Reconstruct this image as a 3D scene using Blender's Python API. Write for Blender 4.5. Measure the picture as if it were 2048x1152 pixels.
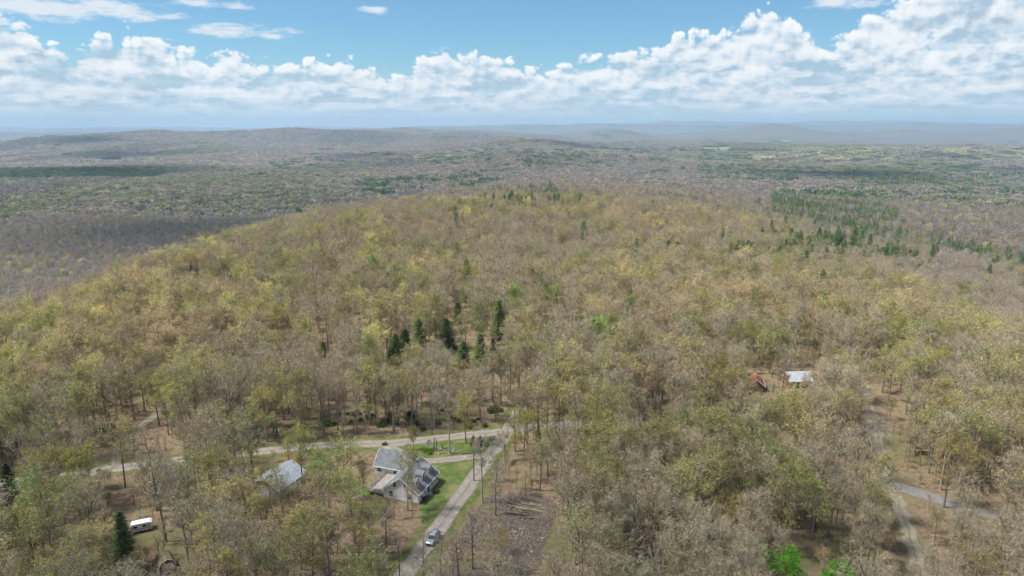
import bpy, bmesh, math, random
import numpy as np
from mathutils import Vector, Matrix

for o in list(bpy.data.objects): bpy.data.objects.remove(o)
sc = bpy.context.scene
COL = sc.collection
R = math.radians

# ------------------------------------------------------------------ camera
CAM_H = 88.0                      # metres above the hilltop
PITCH = R(13.43)
FPX = 1365.33                     # 24 mm lens on a 2048 px wide picture
cam_d = bpy.data.cameras.new('camera'); cam = bpy.data.objects.new('camera', cam_d); COL.objects.link(cam)
cam.location = (0, 0, CAM_H); cam.rotation_euler = (math.pi/2 - PITCH, 0, 0)
cam_d.lens = 24; cam_d.sensor_width = 36; cam_d.clip_start = 0.5; cam_d.clip_end = 90000
sc.camera = cam
sc.render.engine = 'CYCLES'
sc.cycles.max_bounces = 5; sc.cycles.diffuse_bounces = 3; sc.cycles.glossy_bounces = 2
sc.cycles.use_adaptive_sampling = True; sc.cycles.adaptive_threshold = 0.03; sc.cycles.transmission_bounces = 3; sc.cycles.volume_bounces = 0
sc.view_settings.view_transform = 'Standard'; sc.view_settings.look = 'None'
sc.view_settings.gamma = 1; sc.view_settings.use_curve_mapping = False
sc.view_settings.exposure = 0.72

# ------------------------------------------------------------------ node helper
class NT:
    def __init__(s, tree): s.t = tree; s.n = tree.nodes; s.l = tree.links
    def put(s, sock, v):
        if v is None: return
        if isinstance(v, bpy.types.NodeSocket): s.l.new(v, sock)
        elif isinstance(v, (tuple, list)):
            try: sock.default_value = v
            except Exception:
                sock.default_value = tuple(v)+(1,) if len(v) == 3 else tuple(v)[:3]
        else:
            try: sock.default_value = v
            except Exception: sock.default_value = (v, v, v, 1)[:len(sock.default_value)]
    def node(s, typ, ins=None, out=0, **props):
        n = s.n.new(typ)
        for k, v in props.items(): setattr(n, k, v)
        for k, v in (ins or {}).items(): s.put(n.inputs[k], v)
        return n.outputs[out]
    def m(s, op, a, b=None, c=None, clamp=False):
        n = s.n.new('ShaderNodeMath'); n.operation = op; n.use_clamp = clamp
        for i, v in enumerate((a, b, c)): s.put(n.inputs[i], v)
        return n.outputs[0]
    def vm(s, op, a, b=None):
        n = s.n.new('ShaderNodeVectorMath'); n.operation = op
        s.put(n.inputs[0], a)
        if b is not None: s.put(n.inputs[1], b)
        return n.outputs[0]
    def xyz(s, x, y, z): return s.node('ShaderNodeCombineXYZ', {0: x, 1: y, 2: z})
    def sep(s, v):
        n = s.n.new('ShaderNodeSeparateXYZ'); s.l.new(v, n.inputs[0]); return n.outputs
    def mix(s, f, a, b, mode='MIX'):
        n = s.n.new('ShaderNodeMix'); n.data_type = 'RGBA'; n.blend_type = mode
        s.put(n.inputs['Factor'], f); s.put(n.inputs[6], a); s.put(n.inputs[7], b)
        return n.outputs[2]
    def noise(s, vec, scale, detail=4, rough=.5, out=0):
        return s.node('ShaderNodeTexNoise', {'Vector': vec, 'Scale': scale, 'Detail': detail, 'Roughness': rough}, out)
    def step(s, v, a, b, lo=0., hi=1.):
        n = s.n.new('ShaderNodeMapRange'); n.interpolation_type = 'SMOOTHSTEP'
        for i, q in enumerate((v, a, b, lo, hi)): s.put(n.inputs[i], q)
        return n.outputs[0]
    def ramp(s, v, pts, interp='LINEAR'):
        n = s.n.new('ShaderNodeValToRGB'); n.color_ramp.interpolation = interp
        e = n.color_ramp.elements
        while len(e) < len(pts): e.new(0.5)
        for i, (p, c) in enumerate(pts):
            e[i].position = p
            e[i].color = (c, c, c, 1) if not isinstance(c, (tuple, list)) else tuple(c)+(1,)
        s.l.new(v, n.inputs[0]); return n.outputs[0]

# ------------------------------------------------------------------ sky and sun
SUN_EL, SUN_AZ = R(58), R(-98)        # azimuth from +Y towards +X: over the left shoulder
world = bpy.data.worlds.new('World'); sc.world = world; world.use_nodes = True
w = NT(world.node_tree); w.n.clear()
sky = w.node('ShaderNodeTexSky', sky_type='NISHITA', sun_disc=False, sun_elevation=SUN_EL, sun_rotation=SUN_AZ,
             altitude=500, air_density=1.0, dust_density=0.6, ozone_density=1.6)
gen = w.node('ShaderNodeTexCoord', out='Generated')
dx, dy, dz = w.sep(gen)
az = w.m('MULTIPLY', w.m('ARCTAN2', dx, dy), 57.2958)              # degrees
el = w.m('MULTIPLY', w.m('ARCSINE', dz), 57.2958)
azp = w.m('SUBTRACT', w.m('PINGPONG', w.m('ADD', az, 40.0), 80.0), 40.0)   # the bank of cumulus runs all round the horizon
# top of the cumulus bank in degrees above the horizon, along the azimuth
tops = [(-40, 6.6), (-36, 7.0), (-34, 6.6), (-31.5, 4.6), (-30, 6.0), (-28.5, 6.3), (-26.5, 6.4), (-25, 5.4), (-22, 4.9), (-18, 5.0), (-14, 4.8), (-9, 3.9),
        (-6.5, 5.5), (-3, 5.6), (0, 5.0), (2.2, 4.2), (6, 5.2), (11, 5.9), (13.5, 7.0), (15.5, 6.5), (17.5, 7.4), (19.5, 8.2), (21, 7.6), (22.3, 6.2), (24, 5.4), (25.5, 7.2), (28, 8.6), (32, 10), (37, 10)]
top = w.m('MULTIPLY', w.ramp(w.m('DIVIDE', w.m('ADD', azp, 40.0), 80.0), [((a+40)/80, (v*1.04+.25)/16) for a, v in tops]), 16.0)
def cloud_field(da, de):
    # lumpy cumulus relief: smaller lumps towards the horizon, where the clouds are far away
    e1 = w.m('ADD', el, de); a1 = w.m('ADD', azp, da)
    k = w.m('DIVIDE', 1.0, w.m('ADD', w.m('MULTIPLY', e1, 0.06), 1.0))
    P0 = w.xyz(w.m('MULTIPLY', a1, 0.40), w.m('MULTIPLY', w.m('MULTIPLY', e1, 0.95), k), 3.7)
    warp = w.vm('MULTIPLY', w.vm('SUBTRACT', w.noise(P0, 0.9, 2, .6, 1), (.5, .5, .5)), (.45, .40, 0))
    P = w.vm('ADD', P0, warp)
    f = w.noise(P, 0.62, 6, .6)
    n = w.n.new('ShaderNodeTexVoronoi'); n.feature = 'F1'; n.voronoi_dimensions = '2D'
    w.put(n.inputs['Vector'], P); w.put(n.inputs['Scale'], 1.75); w.put(n.inputs['Detail'], 2.0); w.put(n.inputs['Roughness'], .55)
    b = n.outputs['Distance']
    return w.m('ADD', w.m('MULTIPLY', w.m('SUBTRACT', f, .5), 2.5), w.m('MULTIPLY', w.m('SUBTRACT', .42, b), 1.7))
F0 = cloud_field(0, 0); F1 = cloud_field(-.25, .5)
prof = w.m('MINIMUM', w.m('MULTIPLY', w.m('SUBTRACT', top, el), 1.15), 2.2)
dens = w.m('ADD', prof, F0)
mask = w.step(dens, -.12, .5)
thick = w.step(dens, .3, 3.0)
lit = w.m('ADD', .70, w.m('MULTIPLY', w.m('SUBTRACT', F0, F1), .36), clamp=True)
lit = w.m('SUBTRACT', lit, w.m('MULTIPLY', thick, .30), clamp=True)
base = w.noise(w.xyz(w.m('MULTIPLY', azp, .20), w.m('DIVIDE', w.m('MULTIPLY', el, 1.5), w.m('ADD', w.m('MULTIPLY', el, .12), 1.0)), 6.1), 1.0, 5, .58)
deep = w.step(w.m('SUBTRACT', top, el), .35, 1.5)
bs = w.m('MULTIPLY', w.step(base, .44, .60), deep)
lit = w.m('SUBTRACT', lit, w.m('MULTIPLY', bs, .46), clamp=True)
mask = w.m('MULTIPLY', mask, w.m('SUBTRACT', 1.0, w.m('MULTIPLY', w.m('MULTIPLY', w.step(base, .52, .64), w.m('MULTIPLY', deep, w.step(el, 4.5, 6.5, 1.0, 0.0))), .35)))
cl_col = w.ramp(lit, [(0, (4.3, 5.7, 6.9)), (.3, (6.3, 7.5, 8.5)), (.62, (8.7, 9.2, 9.5)), (1, (10.4, 10.4, 10.4))])
# flat streaky layers towards the horizon (a level cloud deck seen edge-on)
inv = w.m('DIVIDE', 1.0, w.m('MAXIMUM', w.m('ADD', dz, .035), .01))
PL = w.xyz(w.m('MULTIPLY', dx, inv), w.m('MULTIPLY', dy, inv), 0.0)
st = w.noise(w.vm('MULTIPLY', PL, (.55, 1.1, 1)), 1.0, 7, .6)
low = w.step(el, .2, 4.6, 1.0, 0.0)
st_m = w.m('MULTIPLY', w.step(st, .40, .66), w.m('MULTIPLY', low, .8))
# thin wisps higher up
ci = w.noise(w.xyz(w.m('MULTIPLY', azp, .34), w.m('MULTIPLY', el, 1.3), 8.3), 1.0, 6, .66)
hi = w.step(el, 5.5, 8.0)
def wisp(a, e, ra, re):
    qa = w.m('DIVIDE', w.m('SUBTRACT', azp, a), ra); qe = w.m('DIVIDE', w.m('SUBTRACT', el, e), re)
    return w.m('SUBTRACT', 1.0, w.m('ADD', w.m('MULTIPLY', qa, qa), w.m('MULTIPLY', qe, qe)))
ws = None
for q in ((-32, 7.7, 7, .95), (-20.4, 6.75, 3.3, .50), (-22, 8.5, 2.6, .45), (-10.8, 8.6, 1.2, .32), (25, 8.6, 3.4, .75), (-38, 5.5, 3, 1.2)):
    ww = wisp(*q); ws = ww if ws is None else w.m('MAXIMUM', ws, ww)
ci_m = w.step(w.m('ADD', w.m('MULTIPLY', w.m('MAXIMUM', ws, -3.0), .8), w.m('MULTIPLY', w.m('SUBTRACT', ci, .5), 5.0)), -.1, 1.1, 0, .9)
hz = w.step(el, -1.0, 5.5, 1.0, 0.0)
skyc = w.mix(1.0, sky, (.74, 1.10, 1.26), 'MULTIPLY')
c = w.mix(w.m('MULTIPLY', hz, .8), skyc, (6.3, 7.9, 8.9))
c = w.mix(ci_m, c, (8.3, 8.8, 9.2))
c = w.mix(w.m('MULTIPLY', mask, w.step(el, .2, 1.8, .2, 1.0)), c, cl_col)
c = w.mix(st_m, c, w.mix(w.step(st, .5, .75), (5.6, 6.9, 7.8), (7.6, 8.3, 8.8)))
bg = w.node('ShaderNodeBackground', {'Color': c, 'Strength': 0.062})
# overhead the same broken cumulus goes on, seen from below
ov = w.noise(w.vm('MULTIPLY', PL, (1.3, 1.3, 1)), 1.0, 3, .6)
c2 = w.mix(w.m('MULTIPLY', w.step(ov, .46, .60, 0, .9), w.m('GREATER_THAN', el, 0.0)), skyc, w.mix(w.step(ov, .55, .75), (9.4, 9.5, 9.6), (5.8, 6.4, 7.0)))
bg2 = w.node('ShaderNodeBackground', {'Color': c2, 'Strength': 0.062})
mx = w.n.new('ShaderNodeMixShader'); w.put(mx.inputs[0], w.m('MULTIPLY', w.m('LESS_THAN', el, 13.0), w.m('GREATER_THAN', el, -1.5)))
w.l.new(bg2, mx.inputs[1]); w.l.new(bg, mx.inputs[2])
w.l.new(mx.outputs[0], w.n.new('ShaderNodeOutputWorld').inputs['Surface'])
world.cycles.sampling_method = 'MANUAL'; world.cycles.sample_map_resolution = 1024

sun_d = bpy.data.lights.new('sun', 'SUN'); sun = bpy.data.objects.new('sun', sun_d); COL.objects.link(sun)
sun_d.energy = 4.6; sun_d.angle = R(10); sun_d.color = (1, .95, .87)
sd = Vector((math.sin(SUN_AZ)*math.cos(SUN_EL), math.cos(SUN_AZ)*math.cos(SUN_EL), math.sin(SUN_EL)))
sun.rotation_euler = (-sd).to_track_quat('-Z', 'Y').to_euler(); sun.location = (-80, -60, 200)

# ------------------------------------------------------------------ numbers shared by the whole place
rng = np.random.default_rng(7); random.seed(7)
CP, SP = math.cos(PITCH), math.sin(PITCH)
def at(px, py, z=0.0):
    """place on the level z that a point of the photograph shows"""
    a = (px-1024)/FPX; b = -(py-576)/FPX
    d = (a, CP+b*SP, -SP+b*CP); t = (z-CAM_H)/d[2]
    return (a*t, d[1]*t)
def proj(x, y, z):
    zz = z-CAM_H
    dep = y*CP - zz*SP; up = y*SP + zz*CP
    dep = np.maximum(dep, .5)
    return 1024+FPX*x/dep, 576-FPX*up/dep, dep
_lat = {}
def vnoise(x, y, scale, seed):
    if seed not in _lat: _lat[seed] = np.random.default_rng(seed).random((256, 256))
    L = _lat[seed]; u = np.asarray(x)/scale+1000.; v = np.asarray(y)/scale+1000.
    i = np.floor(u).astype(int); j = np.floor(v).astype(int); fu = u-i; fv = v-j
    fu = fu*fu*(3-2*fu); fv = fv*fv*(3-2*fv)
    g = lambda a, b: L[a % 256, b % 256]
    return (g(i, j)*(1-fu)+g(i+1, j)*fu)*(1-fv)+(g(i, j+1)*(1-fu)+g(i+1, j+1)*fu)*fv
def fbm(x, y, scale, seed, oct=3):
    s = 0; a = 1; t = 0
    for k in range(oct): s = s+a*vnoise(x, y, scale/2**k, seed+k); t += a; a *= .5
    return s/t
def sstep(v, a, b): t = np.clip((v-a)/(b-a), 0, 1); return t*t*(3-2*t)

# far ridges: azimuth (deg), distance, half length across, half depth, height above the plain, skew
RIDGES = [(-15, 7600, 2100, 1000, 112), (-25, 7300, 1700, 800, 62), (-4, 8200, 1400, 800, 72),
          (-36, 13500, 1700, 700, 95), (-27, 14500, 2000, 700, 72), (8.3, 9500, 430, 600, 105), (3, 10000, 900, 700, 75), (14, 9800, 1300, 700, 55),
          (20.4, 11500, 480, 700, 108), (23.5, 11500, 1000, 700, 92), (17, 12000, 800, 600, 75), (29, 13000, 1500, 800, 95), (37.5, 12500, 900, 700, 150),
          (-6, 17500, 2200, 900, 155), (3, 18500, 3000, 900, 150), (12, 17500, 3000, 900, 150), (24, 18500, 4200, 900, 165), (36, 18000, 2500, 900, 150),
          (6, 25500, 4000, 900, 200), (18, 26000, 5000, 900, 225), (31, 26500, 6000, 900, 245), (-20, 26000, 9000, 900, 120), (-37, 25000, 3000, 900, 130),
          (4.2, 4700, 420, 420, 42), (-1.5, 2550, 260, 240, 24), (-9, 5200, 900, 500, 30), (-22, 4600, 900, 450, 20), (13, 3700, 700, 300, 22), (25, 3300, 900, 250, 18)]
def terr(x, y):
    x = np.asarray(x, float); y = np.asarray(y, float)
    r = np.hypot(x, y)
    xw = np.interp(y, [-400, 450, 620, 760, 1000, 1500], [-150, -158, -122, -75, -20, 40])
    xe = np.interp(y, [-400, 235, 400, 470, 700, 1200], [135, 122, 84, 60, 20, 60])
    sw = 190.; se = np.interp(y, [250, 500, 800], [225., 420., 620.])
    dw = np.maximum(0, xw-x); de = np.maximum(0, x-xe); dn = np.maximum(0, y-560)
    g = lambda d, s: d*d/(d*d+s*s)
    D = 1-(1-g(dw, sw))*(1-g(de, se))*(1-g(dn, 1050.))
    far = sstep(r, 700, 2200)
    pl = -112+far*(58*(fbm(x, y, 1250, 11)-.5)*2 + 17*(fbm(x, y, 520, 21)-.5)*2) + 22*(fbm(x, y, 3300, 31)-.5)*2*sstep(r, 4000, 9000)
    und = sstep(r, 230, 420)*6*(fbm(x, y, 130, 41)-.5)*2
    z = D*pl+(1-D)*und
    # ravine with hemlocks that cuts in from the left
    q = np.abs((y-1700)-(x+250)*.35)/170; z = z-34*np.exp(-q*q)*sstep(-x, -120, 200)*sstep(x, -900, -600)
    for (a, d, w_, dp, h) in RIDGES:
        cx, cy = d*math.sin(R(a)), d*math.cos(R(a))
        t = (x-cx)*math.cos(R(a))-(y-cy)*math.sin(R(a)); n = (x-cx)*math.sin(R(a))+(y-cy)*math.cos(R(a))
        z = z+h*(.82+.36*fbm(x, y, 900, 51))*np.exp(-(np.abs(t)/w_)**2.4/1.2-(n/dp)**2/1.2)
    return z
def tz(x, y): return float(terr(np.array([x]), np.array([y]))[0])
def on(px, py):
    """ground point seen at that place of the photograph (marches over the terrain)"""
    a = (px-1024)/FPX; b = -(py-576)/FPX
    d = np.array((a, CP+b*SP, -SP+b*CP)); t = np.geomspace(60, 28000, 3000)
    hh = CAM_H+d[2]*t-terr(d[0]*t, d[1]*t); k = int(np.argmax(hh < 0))
    return (d[0]*t[k], d[1]*t[k])

# ------------------------------------------------------------------ materials
MATS = {}
def mat(name, col, rough=.8, var=.25, scale=1.0, metal=0., bump=0., spec=.3, coord='Object', col2=None):
    if name in MATS: return MATS[name]
    m = bpy.data.materials.new(name); m.use_nodes = True; t = NT(m.node_tree); b = t.n['Principled BSDF']
    v = t.node('ShaderNodeTexCoord', out=coord)
    n = t.noise(v, scale, 5, .6)
    c2 = col2 or tuple(q*(1-var) for q in col)
    c1 = tuple(min(1, q*(1+var*.6)) for q in col)
    t.put(b.inputs['Base Color'], t.mix(t.step(n, .3, .7), c2, c1))
    t.put(b.inputs['Roughness'], rough); t.put(b.inputs['Metallic'], metal); t.put(b.inputs['Specular IOR Level'], spec)
    if bump:
        t.put(b.inputs['Normal'], t.node('ShaderNodeBump', {'Height': t.noise(v, scale*4, 4, .6), 'Strength': bump, 'Distance': .05}))
    MATS[name] = m; return m
def glass_mat():
    m = bpy.data.materials.new('window_glass'); m.use_nodes = True; b = m.node_tree.nodes['Principled BSDF']
    b.inputs['Base Color'].default_value = (.02, .03, .04, 1); b.inputs['Roughness'].default_value = .22; b.inputs['Specular IOR Level'].default_value = .35
    return m
GLASS = glass_mat()

# ------------------------------------------------------------------ mesh helper
class MB:
    def __init__(s): s.v = []; s.f = []; s.mi = []
    def face(s, pts, mi=0):
        i = len(s.v); s.v += [tuple(p) for p in pts]; s.f.append(tuple(range(i, i+len(pts)))); s.mi.append(mi)
    def box(s, a, b, mi=0, M=None):
        (x0, y0, z0), (x1, y1, z1) = a, b
        P = [Vector(p) for p in ((x0,y0,z0),(x1,y0,z0),(x1,y1,z0),(x0,y1,z0),(x0,y0,z1),(x1,y0,z1),(x1,y1,z1),(x0,y1,z1))]
        if M is not None: P = [M @ p for p in P]
        i = len(s.v); s.v += [tuple(p) for p in P]
        for q in ((0,3,2,1),(4,5,6,7),(0,1,5,4),(1,2,6,5),(2,3,7,6),(3,0,4,7)): s.f.append(tuple(i+k for k in q)); s.mi.append(mi)
    def bar(s, p, q, w, h=None, mi=0):
        p = Vector(p); q = Vector(q); d = q-p; L = d.length; h = h or w
        M = Matrix.Translation(p) @ d.to_track_quat('X', 'Z').to_matrix().to_4x4()
        s.box((0, -w/2, -h/2), (L, w/2, h/2), mi, M)
    def tube(s, pts, rad, n=6, mi=0, cap=True):
        pts = [Vector(p) for p in pts]; i0 = len(s.v)
        for k, p in enumerate(pts):
            d = (pts[min(k+1, len(pts)-1)]-pts[max(k-1, 0)]).normalized()
            u = d.orthogonal().normalized() if abs(d.z) < .9 else Vector((1, 0, 0))-d*d.x
            u.normalize(); v = d.cross(u)
            for j in range(n):
                a = 2*math.pi*j/n; s.v.append(tuple(p+(u*math.cos(a)+v*math.sin(a))*rad[k]))
        for k in range(len(pts)-1):
            for j in range(n):
                a = i0+k*n+j; b = i0+k*n+(j+1) % n; s.f.append((a, b, b+n, a+n)); s.mi.append(mi)
        if cap:
            s.f.append(tuple(i0+j for j in reversed(range(n)))); s.mi.append(mi)
            s.f.append(tuple(i0+(len(pts)-1)*n+j for j in range(n))); s.mi.append(mi)
    def prism(s, prof, y0, y1, mi=0):
        """closed (x,z) profile extruded along y"""
        n = len(prof); i = len(s.v)
        s.v += [(x, y0, z) for x, z in prof]+[(x, y1, z) for x, z in prof]
        s.f.append(tuple(i+k for k in range(n))); s.f.append(tuple(i+n+k for k in reversed(range(n)))); s.mi += [mi, mi]
        for k in range(n): s.f.append((i+k, i+n+k, i+n+(k+1) % n, i+(k+1) % n)); s.mi.append(mi)
    def mesh(s, name, mats, smooth=False):
        me = bpy.data.meshes.new(name); me.from_pydata(s.v, [], s.f)
        for m in (mats if isinstance(mats, (list, tuple)) else [mats]): me.materials.append(m)
        me.polygons.foreach_set('material_index', s.mi)
        if smooth: me.polygons.foreach_set('use_smooth', [True]*len(s.f))
        me.update(); return me
    def build(s, name, mats, parent=None, smooth=False):
        o = bpy.data.objects.new(name, s.mesh(name, mats, smooth)); COL.objects.link(o)
        if parent: o.parent = parent
        return o
def tag(o, label=None, cat=None, group=None, kind=None):
    if label: o['label'] = label
    if cat: o['category'] = cat
    if group: o['group'] = group
    if kind: o['kind'] = kind
    return o
def empty(name, loc, rz=0, label=None, cat=None, group=None):
    o = bpy.data.objects.new(name, None); COL.objects.link(o); o.location = loc; o.rotation_euler = (0, 0, rz); o.empty_display_size = .3
    return tag(o, label, cat, group)
def child(name, me, parent):
    o = bpy.data.objects.new(name, me); COL.objects.link(o); o.parent = parent; return o

# ------------------------------------------------------------------ layout of roads and clearings (world metres)
def line(pts): return np.array([at(*p) for p in pts])
def smooth_line(p, k=10):
    p = np.asarray(p); out = []
    q = np.vstack([2*p[0]-p[1], p, 2*p[-1]-p[-2]])
    for i in range(1, len(q)-2):
        for t in np.linspace(0, 1, k, endpoint=False):
            a, b, c, d = q[i-1:i+3]
            out.append(.5*((2*b)+(c-a)*t+(2*a-5*b+4*c-d)*t*t+(-a+3*b-3*c+d)*t**3))
    out.append(p[-1]); return np.array(out)
L_GRAVEL = smooth_line(np.vstack([[-45, 40], line([(712, 1250), (806, 1152), (868, 1068), (940, 968), (985, 905), (1008, 872), (1030, 838), (1046, 808)])]))
L_CROSS = smooth_line(np.vstack([[-210, 140], line([(60, 960), (200, 941), (330, 924), (500, 905), (640, 891), (780, 886), (900, 874), (1008, 862)])]))
L_EAST = smooth_line(np.vstack([line([(1008, 862), (1110, 846), (1200, 848), (1300, 864), (1420, 890), (1600, 925), (1800, 975), (2048, 1042)]), [175, 120]]))
L_DRIVE = smooth_line(line([(772, 890), (800, 905), (838, 921), (890, 920), (950, 913), (978, 908)]))
L_GAP = smooth_line(line([(1860, 1230), (1840, 1152), (1815, 1060), (1790, 985), (1762, 900), (1735, 800), (1722, 760)]))
L_PATH = smooth_line(line([(232, 935), (235, 895), (252, 872), (292, 845), (325, 815), (345, 790)]))
L_LEFT = smooth_line(line([(-60, 1040), (0, 1000), (38, 968), (60, 958)]))
ROADS = [(L_GRAVEL, 2.7), (L_CROSS, 3.0), (L_EAST, 2.9), (L_DRIVE, 1.7), (L_GAP, 2.2), (L_PATH, 1.5), (L_LEFT, 1.8)]
LAWN1 = [at(*p) for p in ((775, 886), (800, 899), (822, 909), (846, 914), (885, 914), (945, 906), (972, 899), (984, 890), (975, 880), (905, 883), (830, 887))]
LAWN2 = [at(*p) for p in ((838, 932), (870, 929), (912, 928), (950, 920), (968, 919), (950, 943), (925, 978), (900, 1010), (870, 1050), (850, 1052), (838, 1020), (850, 995), (874, 968))]
LAWN3 = [at(*p) for p in ((622, 905), (665, 899), (700, 898), (690, 912), (650, 925), (690, 945), (730, 965), (738, 985), (700, 995), (660, 965), (612, 950))]
CLEAR = [at(*p) for p in ((985, 985), (1075, 985), (1120, 1010), (1100, 1060), (1082, 1110), (1090, 1152), (1080, 1250), (880, 1250), (880, 1152), (915, 1075), (945, 1030))]
def inpoly(x, y, P):
    x = np.asarray(x); y = np.asarray(y); c = np.zeros(x.shape, bool); n = len(P)
    for i in range(n):
        (x1, y1), (x2, y2) = P[i], P[i-1]
        with np.errstate(divide='ignore', invalid='ignore'):
            c ^= ((y1 > y) != (y2 > y)) & (x < (x2-x1)*(y-y1)/(y2-y1+1e-9)+x1)
    return c
def pdist(x, y, L):
    x = np.asarray(x, float); y = np.asarray(y, float); d = np.full(x.shape, 1e9)
    for a, b in zip(L[:-1], L[1:]):
        e = b-a; t = np.clip(((x-a[0])*e[0]+(y-a[1])*e[1])/(e@e+1e-9), 0, 1)
        d = np.minimum(d, np.hypot(x-a[0]-t*e[0], y-a[1]-t*e[1]))
    return d

# ------------------------------------------------------------------ ground, one sheet to the horizon
azs = np.concatenate([np.arange(-44, 44.01, .25), np.arange(47, 316, 3.)])
rads = np.concatenate([[0.], np.geomspace(12, 60, 10), np.geomspace(62, 1000, 230)[0:], np.geomspace(1025, 28500, 150)])
A, RR = np.meshgrid(np.radians(azs), rads)
GX = RR*np.sin(A); GY = RR*np.cos(A); GZ = terr(GX, GY)
na, nr = len(azs), len(rads)
idx = np.arange(na*nr).reshape(nr, na)
i00 = idx[:-1]; i10 = idx[1:]; i01 = np.roll(i00, -1, 1); i11 = np.roll(i10, -1, 1)
fac = np.stack([i00, i01, i11, i10], -1).reshape(-1, 4)
me = bpy.data.meshes.new('ground'); me.from_pydata(np.stack([GX, GY, GZ], -1).reshape(-1, 3).tolist(), [], fac.tolist())
near = (RR < 330)
gr = np.zeros(GX.shape); cl = np.zeros(GX.shape)
nx, ny = GX[near], GY[near]; g = np.zeros(nx.shape)
for L, hw in ROADS:
    d = pdist(nx, ny, L); wv = 2.6+2.2*fbm(nx, ny, 9, 71)
    k = .8 if L is L_CROSS or L is L_GRAVEL or L is L_DRIVE else .45
    g = np.maximum(g, k*(1-sstep(d-hw, .3, wv)))
for P in (LAWN1, LAWN2, LAWN3): g = np.maximum(g, inpoly(nx, ny, P)*1.)
g = np.maximum(g, .55*sstep(fbm(nx, ny, 22, 81), .52, .68))
gr[near] = g
cl[near] = inpoly(nx, ny, CLEAR)*sstep(fbm(nx, ny, 6, 91, 2), .25, .5)
fa = sstep(RR, 5600, 7200)
for nm, arr in (('grass', gr), ('slash', cl), ('distant', fa)):
    at_ = me.attributes.new(nm, 'FLOAT', 'POINT'); at_.data.foreach_set('value', arr.reshape(-1).astype(np.float32))
me.polygons.foreach_set('use_smooth', [True]*len(me.polygons))
gm = bpy.data.materials.new('forest_floor'); gm.use_nodes = True; t = NT(gm.node_tree); b = t.n['Principled BSDF']
gp = t.node('ShaderNodeNewGeometry', out='Position')
n1 = t.noise(gp, .9, 6, .65); n2 = t.noise(gp, .11, 4, .6); n3 = t.noise(gp, 4.5, 3, .7)
lit_c = t.mix(t.step(n1, .35, .68), (.12, .085, .058), (.30, .215, .15))
lit_c = t.mix(t.step(n2, .40, .62, 0, .7), lit_c, (.22, .19, .11))
lit_c = t.mix(t.step(n3, .60, .75, 0, .55), lit_c, (.36, .29, .21))
gs = t.mix(t.step(t.noise(gp, .55, 5, .65), .35, .65), (.085, .105, .035), (.17, .175, .07))
ag = t.node('ShaderNodeAttribute', out='Fac', attribute_name='grass')
gf = t.step(t.m('ADD', ag, t.m('MULTIPLY', t.m('SUBTRACT', n1, .5), .9)), .38, .72)
cc = t.mix(gf, lit_c, gs)
asl = t.node('ShaderNodeAttribute', out='Fac', attribute_name='slash')
sl = t.mix(t.step(t.noise(gp, 1.3, 6, .75), .35, .65), (.065, .055, .05), (.22, .185, .155))
sl = t.mix(t.step(n2, .42, .6, 0, .7), sl, (.13, .105, .088))
cc = t.mix(asl, cc, sl)
# unbroken woods too far away to tell trees apart: bare hardwoods, leafing stands, dark evergreens, a few fields
mp = t.node('ShaderNodeMapping', {'Vector': gp, 'Scale': (1, .35, 0)})
f1 = t.noise(mp, .0011, 6, .62); f2 = t.noise(mp, .0023, 5, .62); f3 = t.noise(mp, .006, 5, .65)
fc = t.mix(t.step(f1, .42, .66), (.13, .112, .098), (.12, .122, .078))
fc = t.mix(t.step(f2, .57, .64, 0, .85), fc, (.03, .048, .026))
fc = t.mix(t.step(f3, .60, .70, 0, .5), fc, (.22, .20, .10))
fc = t.mix(t.step(t.noise(mp, .0035, 3, .5), .70, .74, 0, .8), fc, (.30, .27, .15))
cc = t.mix(t.node('ShaderNodeAttribute', out='Fac', attribute_name='distant'), cc, fc)
t.put(b.inputs['Base Color'], cc); t.put(b.inputs['Roughness'], .95); t.put(b.inputs['Specular IOR Level'], .1)
t.put(b.inputs['Normal'], t.node('ShaderNodeBump', {'Height': t.noise(gp, 2.2, 5, .7), 'Strength': .9, 'Distance': .25}))
me.materials.append(gm)
ground = bpy.data.objects.new('ground', me); COL.objects.link(ground); tag(ground, kind='structure')

def ribbon(name, L, hw, z, m, jit=.35, seed=1):
    L = np.asarray(L); t_ = np.gradient(L, axis=0); t_ /= np.linalg.norm(t_, axis=1)[:, None]; nrm = np.stack([t_[:, 1], -t_[:, 0]], 1)
    # resample finely so the edge can fray
    s = np.concatenate([[0], np.cumsum(np.linalg.norm(np.diff(L, axis=0), axis=1))]); ss = np.arange(0, s[-1], .8)
    cx, cy = np.interp(ss, s, L[:, 0]), np.interp(ss, s, L[:, 1]); mx_, my_ = np.interp(ss, s, nrm[:, 0]), np.interp(ss, s, nrm[:, 1])
    a = hw+jit*2*(fbm(ss, ss*0, 3.0, 100+seed)-.5); b_ = hw+jit*2*(fbm(ss, ss*0+50, 3.0, 140+seed)-.5)
    mb = MB(); V = []; K = 5
    for i in range(len(ss)):
        for k in range(K):
            u = -b_[i]+(a[i]+b_[i])*k/(K-1)
            V.append((cx[i]+mx_[i]*u, cy[i]+my_[i]*u, z+.03*(1-(2*k/(K-1)-1)**2)))
    mb.v = V
    for i in range(len(ss)-1):
        for k in range(K-1): mb.f.append((i*K+k, i*K+k+1, (i+1)*K+k+1, (i+1)*K+k)); mb.mi.append(0)
    me = mb.mesh(name, m, True)
    at_ = me.attributes.new('across', 'FLOAT', 'POINT'); at_.data.foreach_set('value', np.tile(np.linspace(-1, 1, K), len(ss)).astype(np.float32))
    o = bpy.data.objects.new(name, me); COL.objects.link(o); return tag(o, kind='structure')
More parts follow.
